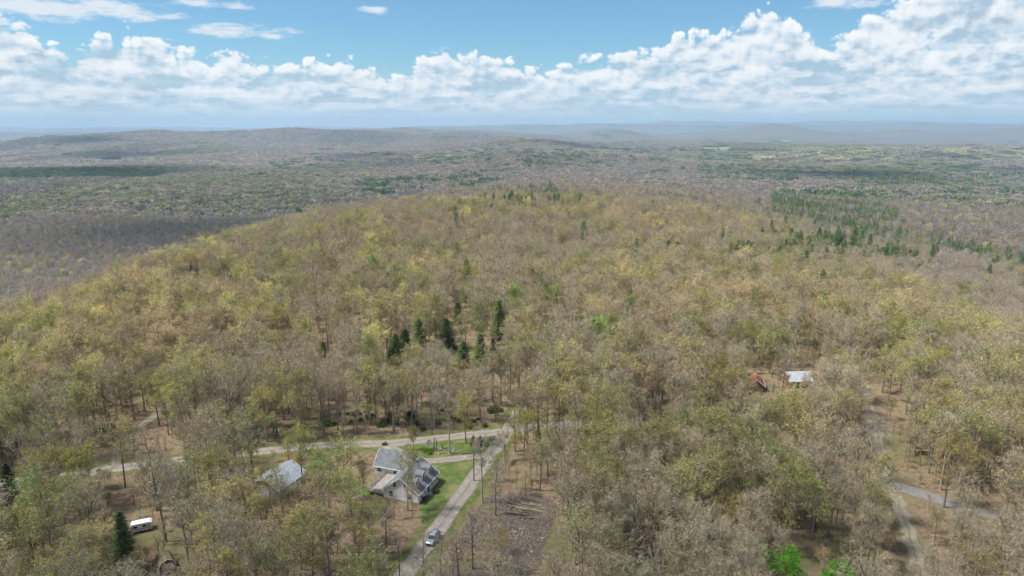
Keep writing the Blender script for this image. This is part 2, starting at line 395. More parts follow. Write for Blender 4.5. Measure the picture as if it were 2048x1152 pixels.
def road_mat(name, c1, c2, rut):
    m = bpy.data.materials.new(name); m.use_nodes = True; t = NT(m.node_tree); b = t.n['Principled BSDF']
    gp = t.node('ShaderNodeNewGeometry', out='Position'); ac = t.node('ShaderNodeAttribute', out='Fac', attribute_name='across')
    n = t.noise(gp, .8, 6, .7)
    c = t.mix(t.step(n, .3, .7), c1, c2)
    ab = t.m('ABSOLUTE', ac)
    mid = t.m('ADD', t.step(ab, .0, .26, 1, 0), t.step(ab, .72, 1.0), clamp=True)
    c = t.mix(t.m('MULTIPLY', mid, t.step(t.noise(gp, .35, 4, .6), .3, .55, .35, 1.)), c, rut)
    c = t.mix(t.step(t.noise(gp, .22, 3, .6), .62, .70, 0, .6), c, tuple(q*1.35 for q in c2))
    t.put(b.inputs['Base Color'], c); t.put(b.inputs['Roughness'], .95); t.put(b.inputs['Specular IOR Level'], .1)
    t.put(b.inputs['Normal'], t.node('ShaderNodeBump', {'Height': t.noise(gp, 6, 4, .7), 'Strength': .6, 'Distance': .06}))
    return m
M_GRAVEL = road_mat('gravel', (.215, .19, .17), (.325, .295, .27), (.21, .175, .12))
M_PAVED = road_mat('worn_stone_road', (.17, .165, .165), (.25, .24, .235), (.23, .205, .17))
M_TRACK = road_mat('leaf_strewn_track', (.22, .185, .145), (.30, .265, .215), (.17, .17, .085))
ribbon('gravel_road', L_GRAVEL, 2.15, .045, M_GRAVEL, .35, 1)
ribbon('cross_road', L_CROSS, 2.2, .020, M_GRAVEL, .45, 3)
ribbon('wooded_road', L_EAST, 2.3, .032, M_PAVED, .3, 5)
ribbon('driveway', L_DRIVE, 1.7, .058, M_GRAVEL, .3, 7)
ribbon('woodland_track', L_GAP, 1.5, .012, M_TRACK, .9, 9)
ribbon('woodland_path', L_PATH, 1.25, .012, M_TRACK, .6, 11)
ribbon('woodland_lane', L_LEFT, 1.7, .028, M_PAVED, .4, 13)
lawn_m = bpy.data.materials.new('mown_grass'); lawn_m.use_nodes = True; t = NT(lawn_m.node_tree); b = t.n['Principled BSDF']
gp = t.node('ShaderNodeNewGeometry', out='Position')
c = t.mix(t.step(t.noise(gp, .45, 6, .65), .35, .66), (.075, .115, .03), (.135, .18, .055))
c = t.mix(t.step(t.noise(gp, .16, 4, .6), .50, .66, 0, .7), c, (.22, .195, .10))
t.put(b.inputs['Base Color'], c); t.put(b.inputs['Roughness'], .95); t.put(b.inputs['Specular IOR Level'], .1)
t.put(b.inputs['Normal'], t.node('ShaderNodeBump', {'Height': t.noise(gp, 8, 4, .7), 'Strength': .8, 'Distance': .08}))
def sheet(name, P, z, m, amp=.5):
    q = []
    n = len(P)
    for i in range(n):
        a = Vector(P[i]+(0,)); b_ = Vector(P[(i+1) % n]+(0,)); k = max(1, int((b_-a).length/.7))
        for j in range(k):
            p = a.lerp(b_, j/k); q.append((p.x+amp*2*(float(vnoise(p.x, p.y, 1.7, 201))-.5), p.y+amp*2*(float(vnoise(p.x, p.y, 1.7, 203))-.5), z))
    bm = bmesh.new(); f = bm.faces.new([bm.verts.new(p) for p in q]); bmesh.ops.triangulate(bm, faces=[f])
    bmesh.ops.recalc_face_normals(bm, faces=bm.faces)
    me = bpy.data.meshes.new(name); bm.to_mesh(me); bm.free(); me.materials.append(m)
    if me.polygons[0].normal.z < 0: me.flip_normals()
    o = bpy.data.objects.new(name, me); COL.objects.link(o); return tag(o, kind='structure')
sheet('lawn', LAWN1, .006, lawn_m); sheet('lawn', LAWN2, .006, lawn_m); sheet('lawn', LAWN3, .006, lawn_m, 1.6)

# ------------------------------------------------------------------ tree materials (tint = an individual tree's own leaf colour)
def tint_mat(name, dark, transl, base=None, keep=0., lo=.62, hi=1.25, nscale=1.1):
    m = bpy.data.materials.new(name); m.use_nodes = True; t = NT(m.node_tree); t.n.clear()
    tint = t.node('ShaderNodeAttribute', out='Color', attribute_name='tint', attribute_type='INSTANCER')
    col = tint if base is None else t.mix(keep, base, tint)
    gp = t.node('ShaderNodeTexCoord', out='Object')
    v = t.step(t.noise(gp, nscale, 2, .6), .3, .7, lo, hi)
    sv = t.node('ShaderNodeAttribute', out='Fac', attribute_name='shade')
    col = t.mix(1.0, col, t.xyz(v, v, v), 'MULTIPLY')
    if dark: col = t.mix(1.0, col, t.xyz(t.m('ADD', .55, sv), t.m('ADD', .60, t.m('MULTIPLY', sv, .9)), t.m('ADD', .7, t.m('MULTIPLY', sv, .6))), 'MULTIPLY')
    sh = t.node('ShaderNodeBsdfDiffuse', {'Color': col})
    if transl:
        mx = t.n.new('ShaderNodeMixShader'); t.put(mx.inputs[0], transl); t.l.new(sh, mx.inputs[1])
        t.l.new(t.node('ShaderNodeBsdfTranslucent', {'Color': col}), mx.inputs[2]); sh = mx.outputs[0]
    t.l.new(sh, t.n.new('ShaderNodeOutputMaterial').inputs['Surface'])
    return m
M_LEAF = tint_mat('young_leaves', True, .45)
M_TWIG = tint_mat('twigs', False, 0, (.48, .40, .285), .5)
M_BARK = mat('bark', (.25, .21, .165), .95, .45, 1.6, spec=.1)
M_PALE = mat('pale_bark', (.40, .36, .30), .95, .35, 1.6, spec=.1)
M_DEAD = mat('bleached_wood', (.52, .43, .33), .9, .35, 1.6, spec=.1)
M_NEEDLE = tint_mat('needles', True, .15)

def tri_mesh(name, V, mats, mi, shade=None):
    """loose triangles, V is (n,3,3)"""
    n = len(V); me = bpy.data.meshes.new(name)
    me.vertices.add(n*3); me.vertices.foreach_set('co', V.reshape(-1).astype(np.float32))
    me.loops.add(n*3); me.loops.foreach_set('vertex_index', np.arange(n*3, dtype=np.int32))
    me.polygons.add(n); me.polygons.foreach_set('loop_start', np.arange(0, n*3, 3, dtype=np.int32)); me.polygons.foreach_set('loop_total', np.full(n, 3, np.int32))
    for m in mats: me.materials.append(m)
    me.polygons.foreach_set('material_index', np.asarray(mi, np.int32))
    me.update(calc_edges=True)
    a = me.attributes.new('shade', 'FLOAT', 'FACE'); a.data.foreach_set('value', (np.full(n, .45) if shade is None else shade).astype(np.float32))
    return me
def unit(v): return v/np.maximum(np.linalg.norm(v, axis=-1, keepdims=True), 1e-9)

def hardwood(seed, H=19., CR=4.2, cb=.42, leaf=0, lsize=.26, nlimb=10, twig=4, lean=.03, up=.55, blen=1.0, pale=False, trunk_r=.21):
    """trunk with limbs, and a crown of twigs with sprays of young leaves; returns two meshes"""
    CR *= 1.16; g = np.random.default_rng(seed); mb = MB()
    zc = H*(cb+1)/2+.02*H; rz = H-zc
    lx, ly = g.normal(0, lean*H, 2)
    axis = lambda t: np.array([lx*t*t+.15*math.sin(3*t+seed), ly*t*t+.15*math.cos(2.5*t+seed), H*.9*t])
    ts = np.linspace(0, 1, 7)
    mb.tube([axis(q) for q in ts], [trunk_r*1.35, trunk_r, trunk_r*.9, trunk_r*.75, trunk_r*.55, trunk_r*.35, .03], 6, cap=False)
    secs = []
    for i in range(nlimb):
        tt = cb*.98+(.86-cb)*(i+g.random()*.7)/nlimb; p0 = axis(tt)
        a = i*2.4+g.normal(0, .35); el_ = R(22+40*(i/nlimb)+g.normal(0, 7))
        d = np.array([math.cos(a)*math.cos(el_), math.sin(a)*math.cos(el_), math.sin(el_)])
        # distance to the crown's envelope
        L = .5
        while L < 12:
            q = p0+d*L
            if (q[0]**2+q[1]**2)/CR**2+((q[2]-zc)/rz)**2 > 1: break
            L += .25
        L = max(1.6, L*(.82+.3*g.random()))
        pts = [p0]; dd = d.copy()
        for k in range(3):
            dd = unit(dd+np.array([0, 0, up*.22])+g.normal(0, .13, 3)); pts.append(pts[-1]+dd*L/3)
        r0 = trunk_r*(.62-.3*i/nlimb)
        mb.tube(pts, [r0, r0*.62, r0*.36, .018], 4, cap=False)
        for j in range(5):
            s = .28+.72*(j+.5*g.random())/5; k = min(2, int(s*3)); f = s*3-k
            q = pts[k]*(1-f)+pts[k+1]*f
            d2 = unit(dd*.75+g.normal(0, .62, 3)+np.array([0, 0, up*.45])); L2 = L*(.30+.28*g.random())*(1.1-.35*s)+.5
            q1 = q+d2*L2*.5; q2 = q1+unit(d2+g.normal(0, .25, 3)+np.array([0, 0, up*.25]))*L2*.5
            mb.tube([q, q1, q2], [r0*.34, r0*.22, .012], 3, cap=False); secs.append((q, q1, q2, L2))
    tr = mb.mesh('trunk', M_PALE if pale else M_BARK, True)
    # branchlets and twigs
    B0 = []; BD = []
    for q, q1, q2, L2 in secs:
        n = 9
        f = g.random(n)[:, None]; p = np.where(f < .5, q+(q1-q)*f*2, q1+(q2-q1)*(f*2-1))
        d = unit(unit(q2-q)*.8+g.normal(0, .75, (n, 3))+np.array([0, 0, up*.5])); B0.append(p); BD.append(d*(.7+1.0*g.random((n, 1)))*blen)
    B0 = np.vstack(B0); BD = np.vstack(BD); nb = len(B0)
    side = unit(np.cross(BD, g.normal(size=(nb, 3))))
    T = [np.stack([B0-side*.028, B0+side*.028, B0+BD], 1)]
    tips = [B0+BD]
    for k in range(twig):
        f = .25+.75*g.random((nb, 1)); p = B0+BD*f; d = unit(unit(BD)+g.normal(0, .7, (nb, 3))+np.array([0, 0, up*.4]))*(.35+.5*g.random((nb, 1)))*blen
        sd_ = unit(np.cross(d, g.normal(size=(nb, 3))))*.021
        T.append(np.stack([p-sd_, p+sd_, p+d], 1)); tips.append(p+d*.8)
    T = np.vstack(T); c_ = T[:, 2]; T = T[(c_[:, 0]-lx*.7)**2/(CR*1.04)**2+(c_[:, 1]-ly*.7)**2/(CR*1.04)**2+((c_[:, 2]-zc)/(rz*1.04))**2 < 1]
    mi = np.zeros(len(T), int); sh = np.full(len(T), .45)
    if leaf:
        tp = np.vstack(tips); pick = g.choice(len(tp), leaf, replace=leaf > len(tp)); c = tp[pick]+g.normal(0, .16, (leaf, 3))
        # leaves open first at the lit outside and top
        q_ = np.sqrt((c[:, 0]**2+c[:, 1]**2)/CR**2+((c[:, 2]-zc)/rz)**2)
        keep = g.random(leaf) < np.clip(.05+.75*((c[:, 2]-H*cb)/(H*(1-cb)))+.55*(q_-.5), .06, 1); c = c[keep]; n = len(c)
        a = unit(g.normal(size=(n, 3))+np.array([0, 0, .0])); b_ = unit(np.cross(a, g.normal(size=(n, 3)))); s = lsize*(.55+.9*g.random((n, 1)))
        LV = np.stack([c-a*s*.6-b_*s*.35, c+a*s*.1+b_*s*.6, c+a*s*.7-b_*s*.2], 1)
        T = np.vstack([T, LV]); mi = np.concatenate([mi, np.ones(n, int)]); sh = np.concatenate([sh, .25+.45*g.random(n)])
    cr = tri_mesh('crown', T, [M_TWIG, M_LEAF], mi, sh)
    return tr, cr

def conifer(seed, H=20., CR=3.4, dens=1.0, cbase=.12):
    g = np.random.default_rng(seed); mb = MB()
    lx, ly = g.normal(0, .3, 2)
    mb.tube([(0, 0, 0), (lx*.3, ly*.3, H*.5), (lx, ly, H*.98)], [.26, .17, .03], 6, cap=False); tr = mb.mesh('trunk', M_BARK, True)
    T = []; z = H*cbase
    while z < H*.99:
        f = (z-H*cbase)/(H*(1-cbase)); rad = CR*(1-f)**.62*(.75+.45*g.random())+.15
        n = max(4, int((6+rad*1.6)*dens)); a0 = g.random()*6.28
        for k in range(n):
            a = a0+k*6.283/n+g.normal(0, .2); L = rad*(.65+.5*g.random()); dr = -.18-.16*f+.10*g.random()+.35*f
            p = np.array([lx*f, ly*f, z+g.normal(0, .2)]); d = np.array([math.cos(a), math.sin(a), dr]); sd_ = np.array([-math.sin(a), math.cos(a), 0])
            m_ = 5
            for j in range(m_):
                s = .12+.88*(j+g.random()*.5)/m_; c = p+d*L*s; wv = (.30+.28*L*(1-s))*(.7+.6*g.random()); ln = .55+.22*L
                for sg in (-1, 1):
                    e = unit(d*.75+sd_*sg*.75+g.normal(0, .14, 3))
                    T.append([c-d*.18, c+d*.22, c+e*wv*1.3+d*ln*.35+np.array([0, 0, -.10-.14*g.random()])])
            T.append([p+d*L*.7-sd_*.16, p+d*L*.7+sd_*.16, p+d*L*1.12+np.array([0, 0, -.08])])
        z += .42+.5*(1-f)*.9
    T = np.array(T); cr = tri_mesh('crown', T, [M_NEEDLE], np.zeros(len(T), int), .2+.55*g.random(len(T)))
    return tr, cr

# middle distance: the same trees with coarser sprays
def hardwood_mid(seed, H=19., CR=4.3, n=230, sz=.62, cb=.4):
    g = np.random.default_rng(seed); zc = H*(cb+1)/2; rz = H-zc
    d = unit(g.normal(size=(n, 3))); d[:, 2] = np.where(d[:, 2] < -.35, -d[:, 2], d[:, 2]); r = g.random((n, 1))**.42
    lump = .80+.24*np.sin(d[:, :1]*4.1+seed)*np.cos(d[:, 1:2]*3.7+seed*2)+.1*g.random((n, 1))
    c = d*r*lump*np.array([CR, CR, rz])+np.array([0, 0, zc])
    a = unit(g.normal(size=(n, 3))+np.array([0, 0, .9])); b_ = unit(np.cross(a, g.normal(size=(n, 3)))); s = sz*(.5+.9*g.random((n, 1)))
    T = np.stack([c-a*s*.8-b_*s*.3, c-a*s*.1+b_*s*.45, c+a*s*.95-b_*s*.1], 1); sh = .2+.5*g.random(n)
    w_ = .16; tk = []
    for k in range(2): tk.append([[-w_*(1-k), -w_*k, 0], [w_*(1-k), w_*k, 0], [0, 0, H*.8]])
    for k in range(7):
        al = g.random()*6.28; z0 = H*(.38+.3*g.random()); e = np.array([math.cos(al)*CR*.75, math.sin(al)*CR*.75, H*.28]); p = np.array([0, 0, z0])
        tk.append([p, p+np.array([0, 0, .25]), p+e])
    T = np.vstack([T, np.array(tk)]); return tri_mesh('tree', T, [M_LEAF, M_TWIG], np.r_[np.zeros(n, int), np.ones(len(tk), int)], np.r_[sh, np.full(len(tk), .4)])
def conifer_mid(seed, H=20., CR=4.4):
    g = np.random.default_rng(seed); T = []
    for i in range(170):
        f = g.random()**1.25; a = g.random()*6.28; r = CR*(1-f)**.85*(.4+.65*g.random()); z = H*(.1+.9*f)
        c = np.array([math.cos(a)*r, math.sin(a)*r, z]); d = np.array([math.cos(a), math.sin(a), -.3]); s_ = np.array([-math.sin(a), math.cos(a), 0]); q = .5+.7*(1-f)
        T.append([c-s_*q*.6, c+s_*q*.6, c+d*q]); T.append([c-d*q*.6, c+np.array([0, 0, .9*q]), c+d*q*.5])
    T = np.array(T); return tri_mesh('conifer', T, [M_NEEDLE], np.zeros(len(T), int), .2+.5*g.random(len(T)))
# far away: a patch of woods, many crowns with their own tone
def wood_patch(seed, W=26., H=17., n=10, ev=False):
    g = np.random.default_rng(seed); T = []; S = []
    for k in range(n):
        cx, cy = g.uniform(-W/2, W/2, 2); h = H*(.8+.35*g.random()); cr = W*.17*(.8+.5*g.random()); tone = g.random()
        m_ = 34
        d = unit(g.normal(size=(m_, 3))); d[:, 2] = np.abs(d[:, 2])
        if ev:
            f = g.random(m_); c = np.stack([cx+d[:, 0]*cr*.8*(1-f), cy+d[:, 1]*cr*.8*(1-f), h*.25+h*.95*f], 1)
        else: c = d*np.array([cr, cr, h*.34])*(.75+.35*g.random((m_, 1)))+np.array([cx, cy, h*.64])
        a = unit(g.normal(size=(m_, 3))+np.array([0, 0, .6])); b_ = unit(np.cross(a, g.normal(size=(m_, 3)))); s = cr*.36*(.6+.8*g.random((m_, 1)))
        T.append(np.stack([c-a*s-b_*s*.5, c+b_*s, c+a*s-b_*s*.4], 1)); S.append(.02+.75*tone+.12*g.random(m_))
    T = np.vstack(T); return tri_mesh('wood_patch', T, [M_NEEDLE if ev else M_LEAF], np.zeros(len(T), int), np.concatenate(S))

PB = [hardwood(100+i, H=h, CR=c, cb=cb, twig=8, nlimb=nl, pale=pl, blen=1.0) for i, (h, c, cb, nl, pl) in enumerate(
      [(20, 3.9, .42, 10, 0), (18.5, 4.4, .38, 11, 0), (21, 3.5, .5, 9, 1), (17, 3.2, .45, 8, 0), (19.5, 4.8, .36, 12, 1), (15, 2.8, .4, 8, 0), (22, 4.2, .55, 9, 0), (18, 5.0, .44, 13, 0), (19, 3.0, .3, 12, 0)])]
PL_ = [hardwood(200+i, H=h, CR=c, cb=cb, leaf=int(lf*3.0), twig=5, nlimb=nl, lsize=ls*.74) for i, (h, c, cb, nl, lf, ls) in enumerate(
      [(19, 4.1, .42, 10, 1500, .30), (18, 4.6, .38, 11, 2000, .30), (20, 3.7, .46, 9, 1300, .30), (17, 4.0, .40, 10, 2400, .28), (19, 5.0, .36, 12, 1700, .32), (14.5, 3.2, .34, 9, 1500, .28), (21, 3.6, .55, 8, 1400, .3), (16.5, 4.8, .45, 12, 2600, .28), (18.5, 3.0, .3, 11, 1200, .3), (19.5, 4.4, .5, 10, 900, .32)])]
PG = [hardwood(300+i, H=h, CR=c, cb=cb, leaf=9000, twig=4, nlimb=12, lsize=.27) for i, (h, c, cb) in enumerate([(16, 3.9, .22), (14, 3.4, .2)])]
PC = [conifer(400+i, H=h, CR=c, dens=d, cbase=cb_) for i, (h, c, d, cb_) in enumerate([(20, 4.6, 1.15, .08), (22, 4.9, 1.1, .12), (17, 4.3, 1.2, .05), (19, 4.0, 1.0, .14)])]
P_DEAD = hardwood(500, H=17, CR=4.0, cb=.3, nlimb=8, twig=0, blen=.5)
MIDB = [hardwood_mid(600+i, H=18+i % 3, CR=3.7+.35*(i % 4), n=190) for i in range(5)]
MIDC = [conifer_mid(620+i, H=18+2*i) for i in range(2)]
FARB = [wood_patch(640+i) for i in range(5)]
FARC = [wood_patch(660+i, ev=True, n=14) for i in range(2)]
FARX = [wood_patch(680+i, W=48, n=22) for i in range(4)]
FARXC = [wood_patch(690+i, W=48, ev=True, n=26) for i in range(2)]

# ------------------------------------------------------------------ leaf colours
T_BARE = [(.39, .34, .20), (.41, .345, .21), (.365, .33, .21), (.435, .38, .225)]
T_VALE = [(.345, .30, .27), (.37, .31, .275), (.32, .285, .265), (.385, .33, .265)]  # bare valley trees; the darker purplish cast paints in cloud shadow
T_OLIVE = [(.40, .36, .155), (.36, .345, .14), (.43, .385, .175), (.34, .35, .145)]
T_YEL = [(.54, .47, .205), (.51, .46, .21), (.48, .46, .195), (.58, .50, .245)]
T_ORA = [(.50, .40, .23), (.46, .37, .225), (.53, .43, .25)]
T_RED = [(.44, .25, .18), (.42, .27, .20)]
T_LIME = [(.32, .44, .12), (.34, .43, .14)]
T_EVER = [(.125, .195, .07), (.14, .215, .08), (.11, .17, .07), (.165, .24, .085)]

# ------------------------------------------------------------------ where trees stand
def POLY(*p): return list(p)
KEEP_CLEAR = [   # places the photograph shows between the trees: (outline, share of the covering trees that do not stand there)
    (POLY((765, 1152), (842, 1152), (912, 1060), (1002, 905), (1045, 825), (1005, 835), (955, 905), (845, 1050)), .95),
    (POLY((735, 890), (885, 890), (888, 990), (840, 1012), (735, 1008)), .97),
    (POLY((640, 866), (1010, 846), (1000, 930), (905, 1005), (878, 1005), (885, 930), (740, 900), (640, 915)), .95),
    (POLY((940, 1010), (1090, 985), (1100, 1060), (1080, 1152), (880, 1152), (905, 1090)), .8),
    (POLY((985, 985), (1100, 985), (1100, 1050), (985, 1050)), 1.),
    (POLY((520, 915), (596, 915), (596, 990), (520, 990)), .8),
    (POLY((305, 1100), (355, 1100), (355, 1150), (305, 1150)), 1.),
    (POLY((250, 1025), (325, 1025), (325, 1065), (250, 1065)), .6),
    (POLY((1492, 735), (1540, 735), (1540, 785), (1492, 785)), .95), (POLY((1566, 732), (1622, 732), (1622, 775), (1566, 775)), .84),
    (POLY((1735, 820), (1790, 820), (1850, 960), (1990, 1010), (1960, 1040), (1800, 1010), (1745, 880)), .72),
    (POLY((1785, 1005), (1835, 1005), (1880, 1152), (1815, 1152)), .6),
    (POLY((215, 865), (335, 800), (350, 828), (255, 892)), .5), (POLY((190, 915), (335, 903), (335, 948), (190, 960)), .7),
    (POLY((480, 893), (640, 878), (640, 915), (480, 925)), .6), (POLY((1100, 838), (1300, 848), (1300, 872), (1100, 862)), .3),
    (POLY((610, 900), (740, 900), (740, 1010), (650, 1010)), .45), (POLY((700, 1010), (800, 1010), (780, 1110), (700, 1110)), .35),
    (POLY((845, 1040), (892, 1040), (892, 1104), (845, 1104)), 1.), (POLY((0, 985), (35, 960), (40, 985), (0, 1010)), .8),
    (POLY((1535, 1085), (1720, 1085), (1720, 1152), (1535, 1152)), .85),
    (POLY((640, 800), (1010, 780), (1010, 850), (640, 870)), .25),
]
EVER = [(POLY((1540, 395), (1690, 380), (1800, 430), (1770, 480), (1600, 475), (1540, 440)), .7), (POLY((1440, 475), (1560, 458), (1800, 468), (1950, 498), (2090, 525), (2090, 580), (1850, 545), (1650, 522), (1450, 512)), .6),
        (POLY((968, 388), (1110, 378), (1125, 408), (968, 414)), .6), (POLY((700, 372), (900, 348), (1010, 345), (990, 374), (850, 388), (720, 396)), .5),
        (POLY((-40, 343), (200, 341), (340, 352), (330, 359), (-40, 361)), .98), (POLY((1700, 330), (2090, 330), (2090, 420), (1700, 400)), .24), (POLY((1000, 303), (1250, 303), (1300, 330), (1050, 336)), .34),
        (POLY((1400, 332), (1700, 342), (1700, 366), (1400, 366)), .3), (POLY((1150, 300), (2090, 298), (2090, 326), (1200, 326)), .14), (POLY((480, 325), (1000, 300), (1000, 330), (560, 345)), .16)]
def pin(px, py, P): return inpoly(px, py, P)

def jgrid(sp, r0, r1, seed, half=40.5, margin=45., y0=84., jit=.40):
    g = np.random.default_rng(seed); X = r1*math.sin(R(half))+margin
    xs = np.arange(-X, X, sp); ys = np.arange(y0, r1, sp*.93); x, y = np.meshgrid(xs, ys); x = x+sp*.5*(np.arange(len(ys)) % 2)[:, None]; x = x.ravel()+g.uniform(-jit, jit, x.size)*sp; y = y.ravel()+g.uniform(-jit, jit, y.size)*sp
    r = np.hypot(x, y); k = (r >= r0) & (r < r1) & (np.abs(x) < np.tan(R(half))*y+margin)
    return x[k], y[k], g
def warmth(x, y):
    """how far the buds have opened: most on the hilltop's oaks, least in the valley"""
    r = np.hypot(x, y); xw = np.abs(x+20)
    hill = (1-sstep(xw, 150, 330))*(1-.65*sstep(y, 230, 400))*(1-sstep(y, 360, 680))
    v = .11+.43*hill*sstep(r, 150, 300)+.12*hill
    v = v+1.5*(fbm(x, y, 150, 301)-.5)*(.25+.75*hill)+.5*(fbm(x, y, 40, 311, 2)-.5)
    v = v+.12*sstep(-x, 20, 120)*hill*sstep(y, 190, 260)+.16*sstep(x, 40, 110)*hill*sstep(y, 200, 260)-.1*(1-sstep(y, 110, 160))*sstep(x, 5, 40)
    return np.clip(v, .04, .9)
def choose(x, y, g, px, py, ev0=.006):
    """kind 0 bare, 1 leafing, 2 evergreen; and the tint"""
    n = len(x); wv = warmth(x, y); k = (g.random(n) < wv).astype(int)
    pe = np.where(np.hypot(x, y) < 300, 0., ev0)
    br = np.clip(.25+2.6*(fbm(x, y, 90, 361, 2)-.36), .12, 1)
    for P, q in EVER: pe = np.where(pin(px, py, P), q*(br if q < .9 else 1), pe)
    k = np.where(g.random(n) < pe, 2, k)
    tint = np.zeros((n, 3)); u = g.random(n); pick = g.integers(0, 4, n)
    hue = fbm(x, y, 60, 321, 2)+.25*(g.random(n)-.5)
    B, O, Yl, Oa, Rd, Lm, Ev, Va = (np.array(q) for q in (T_BARE, T_OLIVE, T_YEL, T_ORA, T_RED, T_LIME, T_EVER, T_VALE))
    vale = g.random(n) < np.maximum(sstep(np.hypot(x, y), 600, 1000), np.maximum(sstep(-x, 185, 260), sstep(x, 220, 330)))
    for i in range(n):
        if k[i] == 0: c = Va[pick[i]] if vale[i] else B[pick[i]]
        elif k[i] == 2: c = Ev[pick[i]]
        elif u[i] < .008: c = Lm[pick[i] % 2]
        elif u[i] < .014: c = Rd[pick[i] % 2]
        elif hue[i] > .66 or u[i] > .94: c = Oa[pick[i] % 3]
        elif hue[i] > .50: c = Yl[pick[i]]
        else: c = O[pick[i]]
        tint[i] = c
    tint *= (1+.17*g.normal(size=(n, 1))).clip(.62, 1.45)
    return k, tint

# near woods: every tree a candidate
nx, ny, g = jgrid(5.15, 84, 235, 901)
n2x, n2y, _g = jgrid(7.2, 235, 700, 911)
nx = np.r_[nx, n2x]; ny = np.r_[ny, n2y]
rdm = g.random(len(nx)); ok = np.ones(len(nx), bool)
for L, hw in ROADS: ok &= pdist(nx, ny, L) > hw+1.3+.9*rdm
for P in (LAWN1, LAWN2, LAWN3): ok &= ~inpoly(nx, ny, P)
ok &= ~(inpoly(nx, ny, CLEAR) & (rdm > .10))
BLD = [(-24.5-3.5, 155, 14), (-57.5, 155.5, 7), (-82, 136, 5), (-70.3, 121.5, 5), (84, 221, 6), (98.5, 222, 7)]
for bx, by, br in BLD: ok &= np.hypot(nx-bx, ny-by) > br
nx, ny = nx[ok], ny[ok]; nz = terr(nx, ny)
fx, fy, _ = proj(nx, ny, nz)
knd, tnt = choose(nx, ny, g, *proj(nx, ny, nz+14)[:2])
scl = g.uniform(.78, 1.14, len(nx))*np.where(np.hypot(nx, ny) > 235, 1.06, 1.); scl = np.where(knd == 2, scl*1.02, scl); rot = g.uniform(0, 6.28, len(nx)); var = g.integers(0, 360, len(nx)); dice = g.random(len(nx))
drop = np.zeros(len(nx), bool)
for z, off in ((2, 0), (5, 0), (8, 0), (11, -3), (11, 3), (14, 0), (14, -3.2), (14, 3.2), (18, 0)):
    px, py, _ = proj(nx+off*scl, ny, nz+z*scl)
    for P, pr in KEEP_CLEAR: drop |= pin(px, py, P) & (dice < pr)
keep = ~drop
nx, ny, nz, knd, tnt, scl, rot, var = (a[keep] for a in (nx, ny, nz, knd, tnt, scl, rot, var))
# bare thin trees stand where the view is kept open; near the lens bottom most trees are bare

# ------------------------------------------------------------------ single trees
def add_tree(name, proto, x, y, s, rz, tint, label, group=None, zs=1.0, sink=.1, bark=None):
    e = empty(name, (x, y, tz(x, y)-sink), rz, label, 'tree' if 'evergreen' not in name else 'evergreen', group)
    e.scale = (s, s, s*zs)
    a = child('trunk', proto[0], e); c = child('crown', proto[1], e); c['tint'] = [float(q) for q in tint]; a['tint'] = [float(q) for q in tint]
    return e
HAND = []; HSEE = []
def hand(kind, proto, px, py, z, s, tint, label, name=None, zs=1.0, rz=None):
    x, y = at(px, py, z)
    HAND.append((x, y)); HSEE.append((x, y, 1.35 if 'evergreen' in kind else .95, z, 'bare' not in kind)); add_tree(name or kind, proto, x, y, s, random.random()*6.28 if rz is None else rz, tint, label, None, zs)
LIME = (.25, .46, .06)
for px, py, z, s_, pr, tn, lb in ((688, 935, 9, .85, 0, 0, 'budding yellow olive tree just left of the wing of the white house'), (655, 965, 9, .9, 1, 1, 'broad budding tree between white house and metal roofed building'), (705, 1010, 9, .85, 2, 0, 'budding tree below the deck of the white house'),
    (640, 1030, 9, .95, 4, 2, 'wide tan budding tree below the metal roofed building'), (735, 1050, 8, .8, 3, 1, 'rounded olive tree between the white house and the roadside pole'), (655, 1080, 9, .85, 0, 2, 'orange tan tree left of the roadside pole with transformer'),
    (620, 1100, 9, .9, 1, 1, 'olive tree at the bottom edge left of the gravel road'), (725, 955, 5, .55, 5, 2, 'small tan tree touching the left corner of the deck')):
    hand('leafing_tree', PL_[pr], px, py, z, s_, [(.50, .47, .20), (.38, .37, .16), (.46, .38, .22)][tn], lb)
for px, py, z, s_, pr, lb in ((770, 1030, 9, .75, 3, 'thin bare tree before the near gable of the white house'), (965, 930, 10, .9, 2, 'tall pale bare tree on the verge right of the gravel road near the junction'), (990, 960, 9, .85, 3, 'slender bare tree beside the log pile'), (880, 1110, 7, .7, 3, 'slender bare tree on the verge below the silver car'), (915, 1090, 8, .8, 5, 'thin bare tree at the left edge of the slash clearing')):
    hand('bare_tree', PB[pr], px, py, z, s_, (.34, .29, .23), lb)
hand('leafing_tree', PG[0], 1573, 1117, 11, .78, (.20, .46, .06), 'vivid green leafy tree at bottom edge of the woods, the one further left', 'green_tree')
hand('leafing_tree', PG[1], 1683, 1134, 10, .70, (.20, .44, .065), 'vivid green round leafy tree at bottom edge, right of its taller vivid twin', 'green_tree')
hand('leafing_tree', PL_[3], 1586, 1022, 11, 1.28, (.33, .32, .12), 'very large round olive green tree above the vivid green trees at bottom right')
hand('leafing_tree', PL_[1], 1455, 1020, 11, .78, (.40, .35, .15), 'small rounded yellow olive tree beside the very large olive tree')
hand('leafing_tree', PL_[1], 1197, 835, 14, 1.0, (.40, .38, .12), 'dome shaped yellow green tree right of the road junction')
hand('leafing_tree', PL_[0], 1120, 800, 14, .95, (.36, .34, .11), 'yellow green tree just behind the dome shaped tree at the junction')
hand('leafing_tree', PL_[3], 1048, 845, 11, .85, (.40, .37, .11), 'yellow green tree at the road junction corner, right beside gravel road')
hand('leafing_tree', PL_[4], 1435, 765, 13, 1.12, (.33, .29, .10), 'broad spreading ochre olive tree left of the red roofed cabin')
